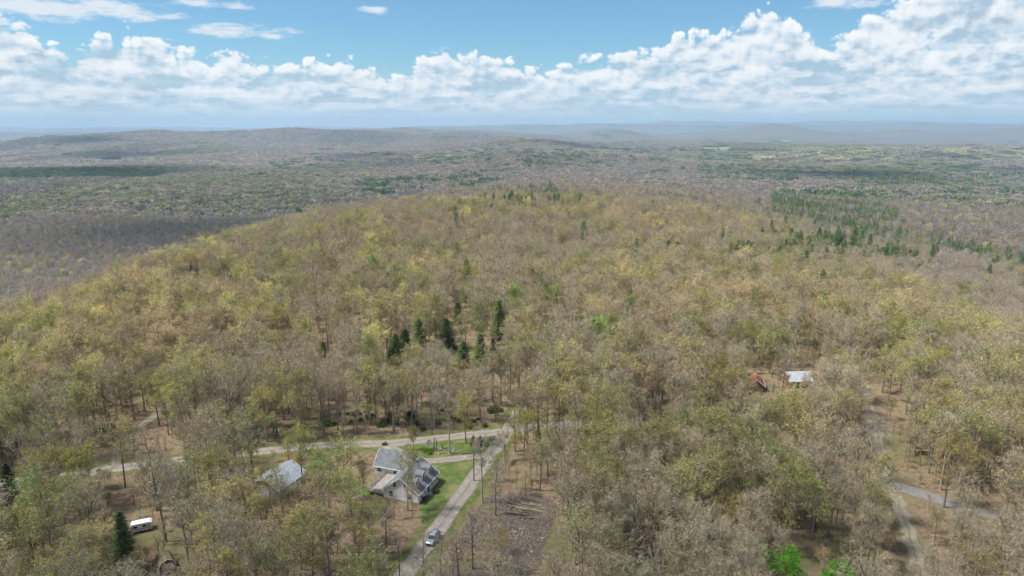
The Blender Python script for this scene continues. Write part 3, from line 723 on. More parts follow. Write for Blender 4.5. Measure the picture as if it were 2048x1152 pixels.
hand('leafing_tree', PL_[2], 1395, 800, 13, .9, (.31, .31, .13), 'upright pale olive tree below the broad spreading ochre tree')
hand('leafing_tree', PL_[3], 930, 795, 14, .85, (.46, .42, .15), 'bright yellow leafing tree with bare trunk on the lawn edge by the cross road')
hand('bare_tree', PB[2], 897, 800, 16, 1.02, (.30, .25, .2), 'tall slender bare tree rising from the brush pile island on the lawn')
hand('leafing_tree', PL_[5], 826, 868, 5, .50, (.27, .25, .10), 'small round budding tree on the lawn island behind the white house')
hand('leafing_tree', PL_[2], 812, 940, 10.5, .80, (.36, .34, .13), 'half open yellow green tree standing in front of the white house')
hand('leafing_tree', PL_[3], 597, 880, 12, .92, (.40, .39, .14), 'light yellow green tree behind the metal roofed building')
hand('leafing_tree', PL_[1], 540, 985, 8, .75, (.40, .38, .14), 'yellow green tree in front of the metal roofed building')
hand('leafing_tree', PL_[3], 160, 935, 11, .95, (.42, .40, .14), 'bright yellow green tree below the left end of the cross road')
hand('leafing_tree', PL_[0], 420, 960, 9, .85, (.38, .36, .13), 'yellow green tree beside the cross road left of the metal roofed building')
hand('leafing_tree', PL_[5], 55, 1070, 9, 1.05, (.36, .40, .14), 'soft light green tree at the lower left corner of the woods')
hand('bare_tree', PB[4], 362, 1020, 12, 1.12, (.30, .26, .20), 'large spreading bare tree right of the white camper')
hand('bare_tree', PB[1], 845, 1062, 12, .62, (.30, .26, .2), 'thin pale bare tree whose branches cross the gravel road by the car')
hand('bare_tree', PB[5], 945, 1050, 10, .9, (.30, .26, .2), 'thin forked bare tree on the road verge right of the silver car')
hand('bare_tree', PB[4], 1745, 895, 10, .95, (.33, .30, .26), 'rounded silver grey bare tree beside the woodland track')
hand('leafing_tree', PL_[4], 1900, 930, 11, .95, (.42, .34, .12), 'golden yellow tree beside the woodland track above the paved road')
hand('leafing_tree', PL_[3], 1890, 690, 14, .85, (.45, .43, .11), 'bright yellow tree far beyond the white roofed cabin')
hand('leafing_tree', PL_[0], 1795, 628, 15, .9, (.46, .36, .10), 'golden tree on the hilltop, far right of the cabins')
hand('leafing_tree', PL_[1], 1500, 655, 15, 1.0, (.36, .36, .13), 'pale green dome shaped tree behind the cabins')
hand('leafing_tree', PL_[4], 555, 640, 15, 1.1, (.48, .41, .14), 'large bright yellow crowned tree on the hilltop left of the evergreen cluster')
for (px, py, s, lb) in ((800, 575, .75, 'small lime green tree on the hilltop above the evergreen cluster'), (1030, 578, .95, 'upright lime green tree on the hilltop beyond the evergreen cluster'),
                        (1108, 578, .9, 'rounded lime green tree right of the upright lime green tree'), (1256, 594, .8, 'brightest lime green tree on the hilltop'),
                        (1200, 648, 1.15, 'largest lime green tree, right of the evergreen cluster'), (1160, 632, .6, 'small lime green tree left of the largest lime green tree'), (1090, 650, .55, 'slim lime green tree right of the evergreen cluster')):
    hand('leafing_tree', PG[px % 2], px, py, 14*s+2, s*1.1, (.36, .46, .15), lb, 'lime_tree')
hand('dead_tree', P_DEAD, 1275, 1085, 9, .95, (.4, .35, .28), 'bleached leafless dead tree with pale limbs amid grey woods')
hand('dead_tree', P_DEAD, 1320, 800, 12, .8, (.4, .35, .28), 'small pale dead tree near the paved road through the woods', zs=1.1)
evl = [(779, 696, .72, 'short evergreen at the left end of the hilltop cluster'), (792, 686, .8, 'second evergreen from the left end of the hilltop cluster'), (809, 655, .85, 'slim evergreen beside the widest of the hilltop cluster'), (838, 655, 1.1, 'widest evergreen of the hilltop cluster'),
       (895, 640, .95, 'tall pointed evergreen in the middle of the hilltop cluster'), (888, 668, .6, 'short evergreen before the tall pointed one'), (926, 680, .8, 'middle sized evergreen right of the tall pointed one'),
       (960, 682, .9, 'narrow dark evergreen at the right front of the hilltop cluster'), (917, 608, .7, 'lone evergreen above the hilltop cluster'), (998, 622, .95, 'dark evergreen at the upper right end of the hilltop cluster'), (986, 676, .4, 'tiny evergreen at the right end of the hilltop cluster'),
       (380, 527, .6, 'lone dark evergreen on the left shoulder of the hill'), (391, 528, .45, 'tiny evergreen beside the lone one on the left shoulder'), (242, 548, .5, 'small lone evergreen at the far left of the hill'), (645, 682, .5, 'small evergreen left of the hilltop cluster')]
for i, (px, py, s, lb) in enumerate(evl): hand('evergreen_tree', PC[i % 4], px, py, 13.0*s, s*1.12, (.11, .17, .05) if i % 2 else (.095, .155, .052), lb, zs=[.62, .74, .68, .78][i % 4])
hand('evergreen_tree', PC[0], 245, 1092, 6, .70, (.09, .14, .06), 'big dark evergreen beside the red shed at lower left')
hand('evergreen_tree', PC[3], 18, 965, 8, .7, (.05, .08, .04), 'dark evergreen beside the lane at the left edge of the picture')
hx = np.array(HAND)
los = np.zeros(len(nx), bool)
cpx, cpy, cdp = proj(nx, ny, nz+13.5*scl)
for (x, y, hh, zc_, f) in HSEE:
    if not f: continue
    for zz in (zc_*.75, zc_, zc_*1.3):
        qx, qy, qd = proj(np.array([x]), np.array([y]), np.array([tz(x, y)+zz])); los |= (cdp < qd[0]-2) & (np.hypot(cpx-qx[0], cpy-qy[0]) < 3.9*scl*FPX/cdp*hh)
dmin = np.min(np.hypot(nx[:, None]-hx[None, :, 0], ny[:, None]-hx[None, :, 1]), 1); k = (dmin > 3.6) & ~los
# open the line of sight to the hand-placed trees a little
nx, ny, nz, knd, tnt, scl, rot, var = (a[k] for a in (nx, ny, nz, knd, tnt, scl, rot, var))
bx_, by_, dep = proj(nx, ny, nz); tx_, ty_, _ = proj(nx, ny, nz+17)
vis = (bx_ > -60) & (bx_ < 2108) & (ty_ < 1152)
size = np.where(vis, 1/dep, 0)

def region(px, py):
    if py > 1000 and px < 480: return 'woods round the red shed', 'in woods round the red shed'
    if py > 1000 and px < 840: return 'woods before the white house', 'in woods before the white house'
    if py > 955 and px < 1130: return 'trees round the slash clearing', 'at the edge of the slash clearing'
    if py > 1000 and px < 1480: return 'woods round the bleached tree', 'round the bleached dead tree'
    if py > 1000 and px < 1790: return 'woods round the vivid green trees', 'round the vivid green trees'
    if py > 1000: return 'woods below the paved road', 'in the corner below the paved road'
    if py > 880 and px < 560: return 'trees along the cross road', 'on the near side of the cross road'
    if py > 880 and px < 980: return 'trees near the white house', 'close to the white house'
    if py > 860 and px < 1400: return 'woods right of the gravel road', 'in woods right of the gravel road'
    if py > 860 and px < 1740: return 'woods left of the woodland track', 'in woods left of the woodland track'
    if py > 860: return 'woods right of the woodland track', 'in woods right of the woodland track'
    if py > 770 and px < 520: return 'woods beyond the left end of the cross road', 'beyond the left part of the cross road'
    if py > 770 and px < 1010: return 'wood edge behind the cross road', 'along the wood edge behind the cross road'
    if py > 770 and px < 1400: return 'woods behind the road junction', 'in woods behind the road junction'
    if py > 770 and px < 1680: return 'woods round the cabins', 'in woods round the two cabins'
    if py > 770: return 'woods right of the cabins', 'in woods right of the two cabins'
    if px < 760: return 'hilltop woods left of the evergreen cluster', 'on hilltop left of the evergreen cluster'
    if px < 1040: return 'hilltop woods round the evergreen cluster', 'on hilltop round the evergreen cluster'
    if px < 1450: return 'hilltop woods right of the evergreen cluster', 'on hilltop right of the evergreen cluster'
    return 'hilltop woods behind the cabins', 'on hilltop behind the two cabins'
single = np.zeros(len(nx), bool)
for kk, cap, nm in ((0, 285, 'bare_tree'), (1, 240, 'leafing_tree'), (2, 60, 'evergreen_tree')):
    order = [i for i in np.argsort(-size) if knd[i] == kk and size[i] > 0][:cap]
    for i in order:
        single[i] = True
        rg, rl = region(bx_[i], by_[i]); t3 = tnt[i]; s = scl[i]
        sz = 'tall ' if s > 1.04 else ('short ' if s < .87 else '')
        if kk == 0:
            pv = var[i] % len(PB); pr = PB[pv]
            lk = sz+('pale barked bare tree' if pv in (2, 4) else ('slender bare grey tree' if pv in (3, 5) else 'bare grey brown tree'))
        elif kk == 1:
            pr = PL_[var[i] % len(PL_)]
            r_, g_, b_ = t3; lk = sz+('green' if g_ > r_*1.2 else 'reddish' if g_ < r_*.55 else 'orange tan' if g_ < r_*.76 else 'yellow' if r_ > .36 else 'olive')+' budding tree'
        else: pr = PC[var[i] % 4]; lk = sz+'dark evergreen'
        if nm == 'evergreen_tree' and by_[i] < 770: rg, rl = 'evergreens scattered on the hill', 'scattered among bare trees on the hill'
        add_tree(nm, pr, nx[i], ny[i], s, rot[i], t3, lk+' '+rl, rg+': '+lk)

# ------------------------------------------------------------------ the rest of the woods, too many to count
def proto_obj(me):
    return bpy.data.objects.new(me.name, me)
def scatter(name, x, y, z, s, rz, idx, tint, protos, label):
    """one object whose points each carry a copy of one of the prototypes (a prototype is a tuple of meshes)"""
    me = bpy.data.meshes.new(name); me.from_pydata(np.stack([x, y, z], 1).tolist(), [], [])
    for nm, typ, arr in (('rz', 'FLOAT', rz), ('sc', 'FLOAT', s)):
        a = me.attributes.new(nm, typ, 'POINT'); a.data.foreach_set('value', np.asarray(arr, np.float32))
    a = me.attributes.new('pick', 'INT', 'POINT'); a.data.foreach_set('value', np.asarray(idx, np.int32))
    a = me.attributes.new('tint', 'FLOAT_VECTOR', 'POINT'); a.data.foreach_set('vector', np.asarray(tint, np.float32).reshape(-1))
    o = bpy.data.objects.new(name, me); COL.objects.link(o); tag(o, label, None, None, 'stuff')
    ng = bpy.data.node_groups.new(name+'_nodes', 'GeometryNodeTree')
    ng.interface.new_socket('Geometry', in_out='INPUT', socket_type='NodeSocketGeometry'); ng.interface.new_socket('Geometry', in_out='OUTPUT', socket_type='NodeSocketGeometry')
    N = ng.nodes; gi = N.new('NodeGroupInput'); go = N.new('NodeGroupOutput'); lk = ng.links.new
    jn = N.new('GeometryNodeJoinGeometry')
    for pr in reversed(protos):
        jj = N.new('GeometryNodeJoinGeometry')
        for m_ in pr:
            oi = N.new('GeometryNodeObjectInfo'); oi.inputs['Object'].default_value = proto_obj(m_); lk(oi.outputs['Geometry'], jj.inputs[0])
        gti = N.new('GeometryNodeGeometryToInstance'); lk(jj.outputs[0], gti.inputs[0]); lk(gti.outputs[0], jn.inputs[0])
    iop = N.new('GeometryNodeInstanceOnPoints'); lk(gi.outputs[0], iop.inputs['Points']); lk(jn.outputs[0], iop.inputs['Instance'])
    iop.inputs['Pick Instance'].default_value = True
    def na(nm, typ):
        q = N.new('GeometryNodeInputNamedAttribute'); q.data_type = typ; q.inputs[0].default_value = nm; return q.outputs[0]
    lk(na('pick', 'INT'), iop.inputs['Instance Index'])
    cx = N.new('ShaderNodeCombineXYZ'); lk(na('rz', 'FLOAT'), cx.inputs[2]); er = N.new('FunctionNodeEulerToRotation'); lk(cx.outputs[0], er.inputs[0]); lk(er.outputs[0], iop.inputs['Rotation'])
    lk(na('sc', 'FLOAT'), iop.inputs['Scale']); lk(iop.outputs[0], go.inputs[0])
    md = o.modifiers.new('scatter', 'NODES'); md.node_group = ng
    return o
r = ~single
pi = np.where(knd == 0, var % len(PB), np.where(knd == 1, len(PB)+var % len(PL_), len(PB)+len(PL_)+var % 4))
scatter('forest', nx[r], ny[r], nz[r]-.1, scl[r], rot[r], pi[r], tnt[r], PB+PL_+PC, 'mixed spring forest of bare and budding trees covering the hilltop')
# saplings and brush on the forest floor
ux, uy, g = jgrid(3.6, 84, 330, 905)
ok = np.ones(len(ux), bool)
for L, hw in ROADS: ok &= pdist(ux, uy, L) > hw+1.2
for P in (LAWN1, LAWN2, LAWN3): ok &= ~inpoly(ux, uy, P)
ok &= ~(inpoly(ux, uy, CLEAR) & (g.random(len(ux)) < .35))
for bx, by, br in BLD: ok &= np.hypot(ux-bx, uy-by) > br*.8
ok &= g.random(len(ux)) < .25+.9*(fbm(ux, uy, 35, 331)-.3)
upx, upy, _ = proj(ux, uy, 2.5)
for q, (P, pr) in enumerate(KEEP_CLEAR[:9]): ok &= ~pin(upx, upy, P) | (q == 3)
ux, uy = ux[ok], uy[ok]; n = len(ux)
ut = np.array(T_BARE+T_OLIVE+T_ORA)[g.integers(0, 11, n)]*(1+.15*g.normal(size=(n, 1)))
scatter('undergrowth', ux, uy, terr(ux, uy)-.05, g.uniform(.16, .46, n), g.uniform(0, 6.28, n), g.integers(0, 4, n), ut, [PB[5], PB[3], PL_[5], PL_[0]], 'leafless saplings and brush on the forest floor')
# middle distance
x, y, g = jgrid(7.4, 700, 1650, 902, margin=60)
z = terr(x, y); px, py, _ = proj(x, y, z+12); k, tt = choose(x, y, g, px, py)
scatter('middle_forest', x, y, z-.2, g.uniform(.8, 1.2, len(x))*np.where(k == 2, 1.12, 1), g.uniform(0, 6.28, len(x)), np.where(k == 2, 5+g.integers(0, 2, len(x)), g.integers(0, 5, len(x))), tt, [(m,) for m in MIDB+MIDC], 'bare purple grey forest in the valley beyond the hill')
FIELDS = [(POLY((1395, 293), (1470, 291), (1466, 306), (1400, 300)),), (POLY((600, 331), (645, 329), (650, 336), (605, 338)),), (POLY((1290, 342), (1345, 341), (1340, 349), (1292, 349)),), (POLY((190, 318), (250, 316), (262, 324), (200, 326)),)]
for nm, sp, r0, r1, PR, ne, lb in (('far_forest', 16.5, 1650, 3400, FARB+FARC, 5, 'far forest across the plain, mostly bare with dark evergreen patches'),
                                   ('distant_forest', 31, 3400, 7200, FARX+FARXC, 4, 'distant hazy forest stretching to the ridges')):
    x, y, g = jgrid(sp, r0, r1, 903, margin=120)
    z = terr(x, y); px, py, _ = proj(x, y, z+8); k, tt = choose(x, y, g, px, py)
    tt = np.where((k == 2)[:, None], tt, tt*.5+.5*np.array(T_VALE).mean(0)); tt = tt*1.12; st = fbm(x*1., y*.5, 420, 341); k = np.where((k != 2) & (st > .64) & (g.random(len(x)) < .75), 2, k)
    gg = fbm(x, y*.6, 700, 351); tt = np.where(((k != 2) & (gg+.25*(g.random(len(x))-.5) > .70-.10*sstep(x/np.maximum(y, 1), .1, .4)))[:, None], np.array((.30, .30, .165))*(1+.15*g.normal(size=(len(x), 1))), tt)
    pale = pin(px, py, POLY((1460, 299), (2120, 295), (2120, 323), (1500, 322))) & (g.random(len(x)) < .55)  # paler leafing stands and fields, with a sunlit strip put into their tint
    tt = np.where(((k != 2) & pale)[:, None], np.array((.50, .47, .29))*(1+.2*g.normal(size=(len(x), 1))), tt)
    ok = np.ones(len(x), bool)
    for (P,) in FIELDS: ok &= ~pin(px, py, P)
    x, y, z, k, tt = x[ok], y[ok], z[ok], k[ok], tt[ok]
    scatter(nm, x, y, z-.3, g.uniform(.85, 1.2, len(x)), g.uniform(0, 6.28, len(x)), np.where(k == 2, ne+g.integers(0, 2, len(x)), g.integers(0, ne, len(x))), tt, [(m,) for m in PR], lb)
print('TREES', len(nx), 'singles', int(single.sum()), (knd[vis] == 0).sum(), (knd[vis] == 1).sum(), (knd[vis] == 2).sum())

# ------------------------------------------------------------------ buildings
M_WHITE = mat('white_siding', (.74, .74, .73), .7, .08, .6)
M_TRIM = mat('white_trim', (.80, .80, .79), .6, .04, 1.0)
M_SHING = mat('grey_shingles', (.19, .20, .215), .9, .30, 1.3, bump=.4)
M_DECK = mat('weathered_decking', (.36, .32, .29), .85, .25, 1.1)
M_DARKW = mat('dark_timber', (.10, .075, .06), .9, .3, 1.0)
M_CONC = mat('concrete', (.38, .36, .33), .9, .2, .8)
M_METALROOF = mat('blue_grey_metal_roof', (.42, .46, .52), .5, .2, .5, metal=.15, col2=(.33, .36, .41))
M_WHROOF = mat('white_metal_roof', (.42, .45, .50), .45, .12, .5)
M_RUST = mat('red_metal_roof', (.36, .15, .10), .8, .4, .6)
M_LOGW = mat('brown_cabin_wall', (.17, .10, .07), .9, .3, .8)
M_BARNR = mat('barn_red_paint', (.16, .035, .03), .8, .3, 1.0)
M_MOSS = mat('mossy_shingles', (.19, .17, .10), .95, .4, 1.2)
M_GALV = mat('galvanised_metal', (.45, .46, .47), .45, .15, 2., metal=.6)
M_POLE = mat('weathered_pole', (.17, .14, .115), .9, .35, 1.5)
M_GREYW = mat('grey_siding', (.40, .40, .40), .8, .15, .8)
M_BLACK = mat('black_rubber', (.02, .02, .02), .8, .2, 2.)

def gable(par, name, x0, x1, y0, y1, h, rh, axis, wallm, roofm, ov=.35, th=.14, z0=0.):
    """walls with gable ends and a roof of two slabs with white fascias; the ridge runs along axis"""
    mb = MB(); roof = MB(); tr = MB()
    if axis == 'y':
        xm = (x0+x1)/2; hw = (x1-x0)/2; mb.prism([(x0, z0), (x1, z0), (x1, h), (xm, rh-.02), (x0, h)], y0, y1)
        sl = (rh-h)/hw
        for sg in (-1, 1):
            e = xm+sg*(hw+ov); ze = h-sl*ov
            P = [(xm, rh), (e, ze), (e, ze+th), (xm, rh+th)]
            roof.prism(P if sg > 0 else P[::-1], y0-ov, y1+ov)
            tr.box((min(e, e+sg*.09), y0-ov-.01, ze-.14), (max(e, e+sg*.09), y1+ov+.01, ze+th-.02))
            for yy, s2 in ((y0-ov, -1), (y1+ov, 1)): tr.bar((xm, yy+s2*.04, rh+th*.4), (e, yy+s2*.04, ze+th*.4), .07, .24)
    else:
        ym = (y0+y1)/2; hw = (y1-y0)/2; P = [(y0, z0), (y1, z0), (y1, h), (ym, rh-.02), (y0, h)]
        q = MB(); q.prism(P, x0, x1); mb.v = [(b, a, c) for a, b, c in q.v]; mb.f = [tuple(reversed(f)) for f in q.f]; mb.mi = q.mi
        sl = (rh-h)/hw; q = MB()
        for sg in (-1, 1):
            e = ym+sg*(hw+ov); ze = h-sl*ov; P = [(ym, rh), (e, ze), (e, ze+th), (ym, rh+th)]
            q.prism(P if sg > 0 else P[::-1], x0-ov, x1+ov)
            tr.box((x0-ov-.01, min(e, e+sg*.09), ze-.14), (x1+ov+.01, max(e, e+sg*.09), ze+th-.02))
            for xx, s2 in ((x0-ov, -1), (x1+ov, 1)): tr.bar((xx+s2*.04, ym, rh+th*.4), (xx+s2*.04, e, ze+th*.4), .07, .24)
        roof.v = [(b, a, c) for a, b, c in q.v]; roof.f = [tuple(reversed(f)) for f in q.f]; roof.mi = q.mi
    a = mb.build(name+'wall' if name else 'wall', wallm, par); r_ = roof.build(name+'roof' if name else 'roof', roofm, par); f = tr.build('fascia', M_TRIM, r_)
    return a, r_
def window(par, c, nrm, w_, h_, trim=None):
    """a framed double-hung window standing proud of a wall; nrm is '+x','-x','+y','-y' (local)"""
    ax = nrm[1]; s = 1 if nrm[0] == '+' else -1
    def bx(m, u0, u1, z0, z1, d0, d1):
        lo, hi = sorted((s*d0, s*d1))
        if ax == 'x': m.box((c[0]+lo, c[1]+u0, c[2]+z0), (c[0]+hi, c[1]+u1, c[2]+z1))
        else: m.box((c[0]+u0, c[1]+lo, c[2]+z0), (c[0]+u1, c[1]+hi, c[2]+z1))
    f = MB()
    for u0, u1, z0, z1 in ((-w_/2-.1, -w_/2, -h_/2-.1, h_/2+.1), (w_/2, w_/2+.1, -h_/2-.1, h_/2+.1), (-w_/2, w_/2, h_/2, h_/2+.1), (-w_/2, w_/2, -h_/2-.1, -h_/2), (-w_/2, w_/2, -.035, .035)): bx(f, u0, u1, z0, z1, .0, .07)
    o = f.build('window', trim or M_TRIM, par)
    for z0, z1 in ((-h_/2, -.035), (.035, h_/2)):
        g_ = MB(); bx(g_, -w_/2, w_/2, z0, z1, .003, .03); g_.build('pane', GLASS, o)
    return o
# white house: local x to its front (the road side), local y to its far end
HX, HY, HRZ = -24.9, 153.1, R(-18.3)
h = empty('white_house', (HX, HY, 0), HRZ, 'white house with grey shingle roof, dormers and a long wing beside gravel road', 'house')
gable(h, '', -4.6, 4.6, -5.6, 5.6, 2.7, 6.1, 'y', M_WHITE, M_SHING)
gable(h, 'wing_', -12.5, -3.3, 4.2, 11.2, 2.6, 5.5, 'x', M_WHITE, M_SHING)
fd = MB(); fd.box((-4.66, -5.66, -.2), (4.66, 5.66, .32)); fd.box((-12.56, 4.14, -.2), (-4.7, 11.26, .30)); fd.build('foundation', M_CONC, h)
for x in (-1.6, 1.2): window(h, (x, -5.6, 4.2), '-y', .8, 1.25)
for x in (-2.6, 2.3): window(h, (x, -5.6, 1.55), '-y', .95, 1.35)
for y in (-4.2, -2.0, 2.0, 3.6, 4.9): window(h, (4.6, y, 1.6), '+x', .7, 1.35)
dr = MB(); dr.box((4.602, -.5, .3), (4.66, .5, 2.4)); d_ = dr.build('door', mat('dark_blue_door', (.05, .07, .1), .5), h)
hb = MB(); hb.box((4.662, .32, 1.25), (4.73, .4, 1.35)); hb.build('handle', M_GALV, d_)
st_ = MB(); st_.box((4.66, -1.1, -.05), (5.9, 1.1, .14)); st_.box((4.66, -1.0, .14), (5.4, 1.0, .29)); st_.build('step', M_CONC, h)
window(h, (-11.2, 4.2, 1.55), '-y', .95, 1.2); window(h, (-6.7, 4.2, 1.55), '-y', .95, 1.2)
vt = MB(); vt.box((-3.298, 7.5, 4.25), (-3.25, 7.9, 4.7)); vt.build('gable_vent', M_BLACK, h)
gd = MB()
for y in (-1, ):
    gd.box((-11.9, 11.202, .1), (-8.7, 11.25, 2.3)); gd.box((-8.1, 11.202, .1), (-4.9, 11.25, 2.3))
gd.build('garage_door', M_TRIM, h)
SL = (6.1-2.7)/4.6
for k, y in enumerate((-3.7, 0., 3.7)):
    dm = empty('dormer', (0, 0, 0)); dm.parent = h; dm.location = (0, y, 0)
    xf = 3.35; zf = 6.1-SL*xf; zt = 5.0; xb = lambda z: (6.1-z)/SL
    w_ = .95
    m = MB()
    m.face([(xf, -w_, zf-.1), (xf, w_, zf-.1), (xf, w_, zt), (xf, 0, zt+.72), (xf, -w_, zt)])
    for sg in (-1, 1):
        P = [(xf, sg*w_, zf-.1), (xf, sg*w_, zt), (xb(zt)-.2, sg*w_, zt)]; m.face(P if sg < 0 else P[::-1])
    m.build('dormer_wall', M_WHITE, dm)
    r_ = MB(); zr = zt+.76; ov = .22
    for sg in (-1, 1):
        ze = zt-.1; e = sg*(w_+ov)
        a = (xf+ov, 0, zr); b_ = (xf+ov, e, ze); c_ = (xb(ze)-.15, e, ze); d2 = (xb(zr)-.15, 0, zr)
        top_ = [Vector(p)+Vector((0, 0, .1)) for p in (a, b_, c_, d2)]; bot = [Vector(p) for p in (a, b_, c_, d2)]
        r_.face(top_ if sg < 0 else top_[::-1]); r_.face(bot[::-1] if sg < 0 else bot)
        r_.face([bot[0], bot[1], top_[1], top_[0]]); r_.face([bot[1], bot[2], top_[2], top_[1]])
    r_.build('dormer_roof', M_SHING, dm)
    f = MB()
    for sg in (-1, 1): f.bar((xf+ov+.03, 0, zr+.05), (xf+ov+.03, sg*(w_+ov), zt-.05), .05, .16)
    f.build('dormer_trim', M_TRIM, dm)
    wn = MB(); wn.box((xf+.002, -.42, zf+.25), (xf+.05, .42, zt+.15)); o_ = wn.build('dormer_window', M_TRIM, dm)
    wn = MB(); wn.box((xf+.05, -.34, zf+.33), (xf+.075, .34, zt+.07)); wn.build('dormer_pane', GLASS, dm)
ch = MB(); ch.box((-1.0, 2.5, 5.0), (-.3, 3.2, 7.4)); ch.build('chimney', M_GREYW, h)
# deck behind the house
dk = empty('wooden_deck', (HX, HY, 0), HRZ, 'weathered wooden deck with railing behind the white house', 'deck')
for i in range(26):
    q = MB(); y = -5.4+i*.36; q.box((-9.4, y, .86), (-4.75, y+.335, .90)); q.build('plank', M_DECK, dk)
q = MB(); q.box((-9.3, -5.3, .66), (-9.2, 3.8, .86)); q.box((-9.2, -5.3, .66), (-4.8, -5.2, .86)); q.build('deck_frame', M_DARKW, dk)
for y in (-5.3, -3.0, -.8, 1.5, 3.8):
    q = MB(); q.box((-9.45, y-.06, 0), (-9.33, y+.06, 1.85)); q.build('post', M_DECK, dk)
for x in (-7.2, -5.0):
    q = MB(); q.box((x-.06, -5.52, 0), (x+.06, -5.42, 1.85)); q.build('post', M_DECK, dk)
q = MB()
for z in (1.75, 1.4, 1.12): q.box((-9.44, -5.4, z-.05), (-9.36, 3.8, z+.05)); q.box((-9.4, -5.5, z-.05), (-5.0, -5.44, z+.05))
q.build('railing', M_DECK, dk)

def seams(par, x0, x1, e, ze, xm, rh, y0, y1, n, m):
    for k in range(n):
        y = y0+(y1-y0)*(k+.5)/n; q = MB(); q.bar((xm, y, rh), (e, y, ze), .06, .08); q.build('roof_seam', m, par)
# metal-roofed building left of the house
mx_, my_ = at(556, 948, 3.4)
mh = empty('metal_roofed_building', (mx_, my_, 0), R(-24), 'low building with blue grey metal roof half hidden by trees left of the white house', 'building')
a, r_ = gable(mh, '', -4.3, 4.3, -4.8, 4.8, 2.5, 4.6, 'y', M_GREYW, M_METALROOF)
for k in range(9):
    y = -4.6+k*1.15
    for sg in (-1, 1): q = MB(); q.bar((0, y, 4.80), (sg*4.55, y, 2.57), .05, .06); q.build('roof_seam', M_METALROOF, r_)
window(mh, (-1.5, -4.8, 1.5), '-y', .9, 1.0); window(mh, (1.8, -4.8, 1.5), '-y', .9, 1.0)
dr = MB(); dr.box((4.302, -1.2, .05), (4.36, 1.2, 2.1)); dr.build('door', M_TRIM, mh)
# cabins in the woods to the right
cx, cy = at(1596, 748, 4.2)
cb_ = empty('white_roofed_cabin', (cx, cy, tz(cx, cy)), R(4), 'brown cabin with bright white metal roof deep in the woods', 'cabin'); cb_.scale = (.84, .84, .84)
a, r_ = gable(cb_, '', -4.6, 4.6, -3.0, 3.0, 3.3, 6.2, 'x', M_LOGW, M_WHROOF)
for k in range(8):
    x = -4.4+k*1.25; q = MB(); q.bar((x, 0, 6.36), (x, -3.3, 3.12), .05, .06); q.build('roof_seam', M_WHROOF, r_)
for x in (-3.6, -2.1): window(cb_, (x, -3.0, 1.7), '-y', .8, 1.2)
window(cb_, (1.8, -3.0, 1.7), '-y', .9, 1.1)
dr = MB(); dr.box((-.4, -3.06, .05), (.5, -3.002, 2.1)); dr.build('door', M_TRIM, cb_)
cx, cy = at(1513, 757, 3.5)
rc = empty('red_roofed_cabin', (cx, cy, tz(cx, cy)), R(-14), 'cabin with faded red roof in the woods beside the white roofed cabin', 'cabin'); rc.scale = (.84, .84, .84)
a, r_ = gable(rc, '', -2.9, 2.9, -4.0, 4.0, 2.6, 4.9, 'y', M_LOGW, M_RUST)
for k in range(7):
    y = -3.9+k*1.28
    for sg in (-1, 1): q = MB(); q.bar((0, y, 5.07), (sg*3.15, y, 2.66), .05, .06); q.build('roof_seam', M_RUST, r_)
window(rc, (-1.3, -4.0, 1.5), '-y', .8, 1.0)
dr = MB(); dr.box((.5, -4.06, .05), (1.4, -4.002, 2.05)); dr.build('door', M_DARKW, rc)
# red barn-style shed with white crossed doors
sx, sy = at(331, 1127, 1.1)
sh = empty('red_shed', (sx, sy, 0), R(38), 'dark red barn shed with white crossed double doors beside big evergreen', 'shed')
q = MB(); prof = [(-1.5, 0), (1.5, 0), (1.5, 1.7), (1.0, 2.55), (0, 2.95), (-1.0, 2.55), (-1.5, 1.7)]; q.prism(prof, -1.8, 1.8); q.build('wall', M_BARNR, sh)
q = MB()
for (xa, za), (xb_, zb) in zip([(1.62, 1.55), (1.05, 2.6), (0, 3.02), (-1.05, 2.6)], [(1.05, 2.6), (0, 3.02), (-1.05, 2.6), (-1.62, 1.55)]):
    q.prism([(xa, za), (xa, za+.09), (xb_, zb+.09), (xb_, zb)][::-1], -2.0, 2.0)
q.build('roof', M_MOSS, sh)
q = MB()
for (xa, za), (xb_, zb) in zip([(1.64, 1.58), (1.05, 2.64), (0, 3.06), (-1.05, 2.64)], [(1.05, 2.64), (0, 3.06), (-1.05, 2.64), (-1.64, 1.58)]): q.bar((xa, -2.03, za), (xb_, -2.03, zb), .06, .12)
q.build('trim', M_TRIM, sh)
for sg in (-1, 1):
    q = MB(); q.box((min(0.02*sg, sg*.95), -1.86, .1), (max(.02*sg, sg*.95), -1.803, 2.0)); d_ = q.build('door', M_BARNR, sh)
    q = MB(); a_, b_ = sg*.06, sg*.91
    for p1, p2 in (((a_, .14), (a_, 1.96)), ((b_, .14), (b_, 1.96)), ((a_, .14), (b_, .14)), ((a_, 1.96), (b_, 1.96)), ((a_, 1.05), (b_, 1.05)), ((a_, .14), (b_, 1.05)), ((a_, 1.05), (b_, .14)), ((a_, 1.05), (b_, 1.96)), ((a_, 1.96), (b_, 1.05))):
        q.bar((p1[0], -1.885, p1[1]), (p2[0], -1.885, p2[1]), .045, .12)
    q.build('cross_brace', M_TRIM, d_)
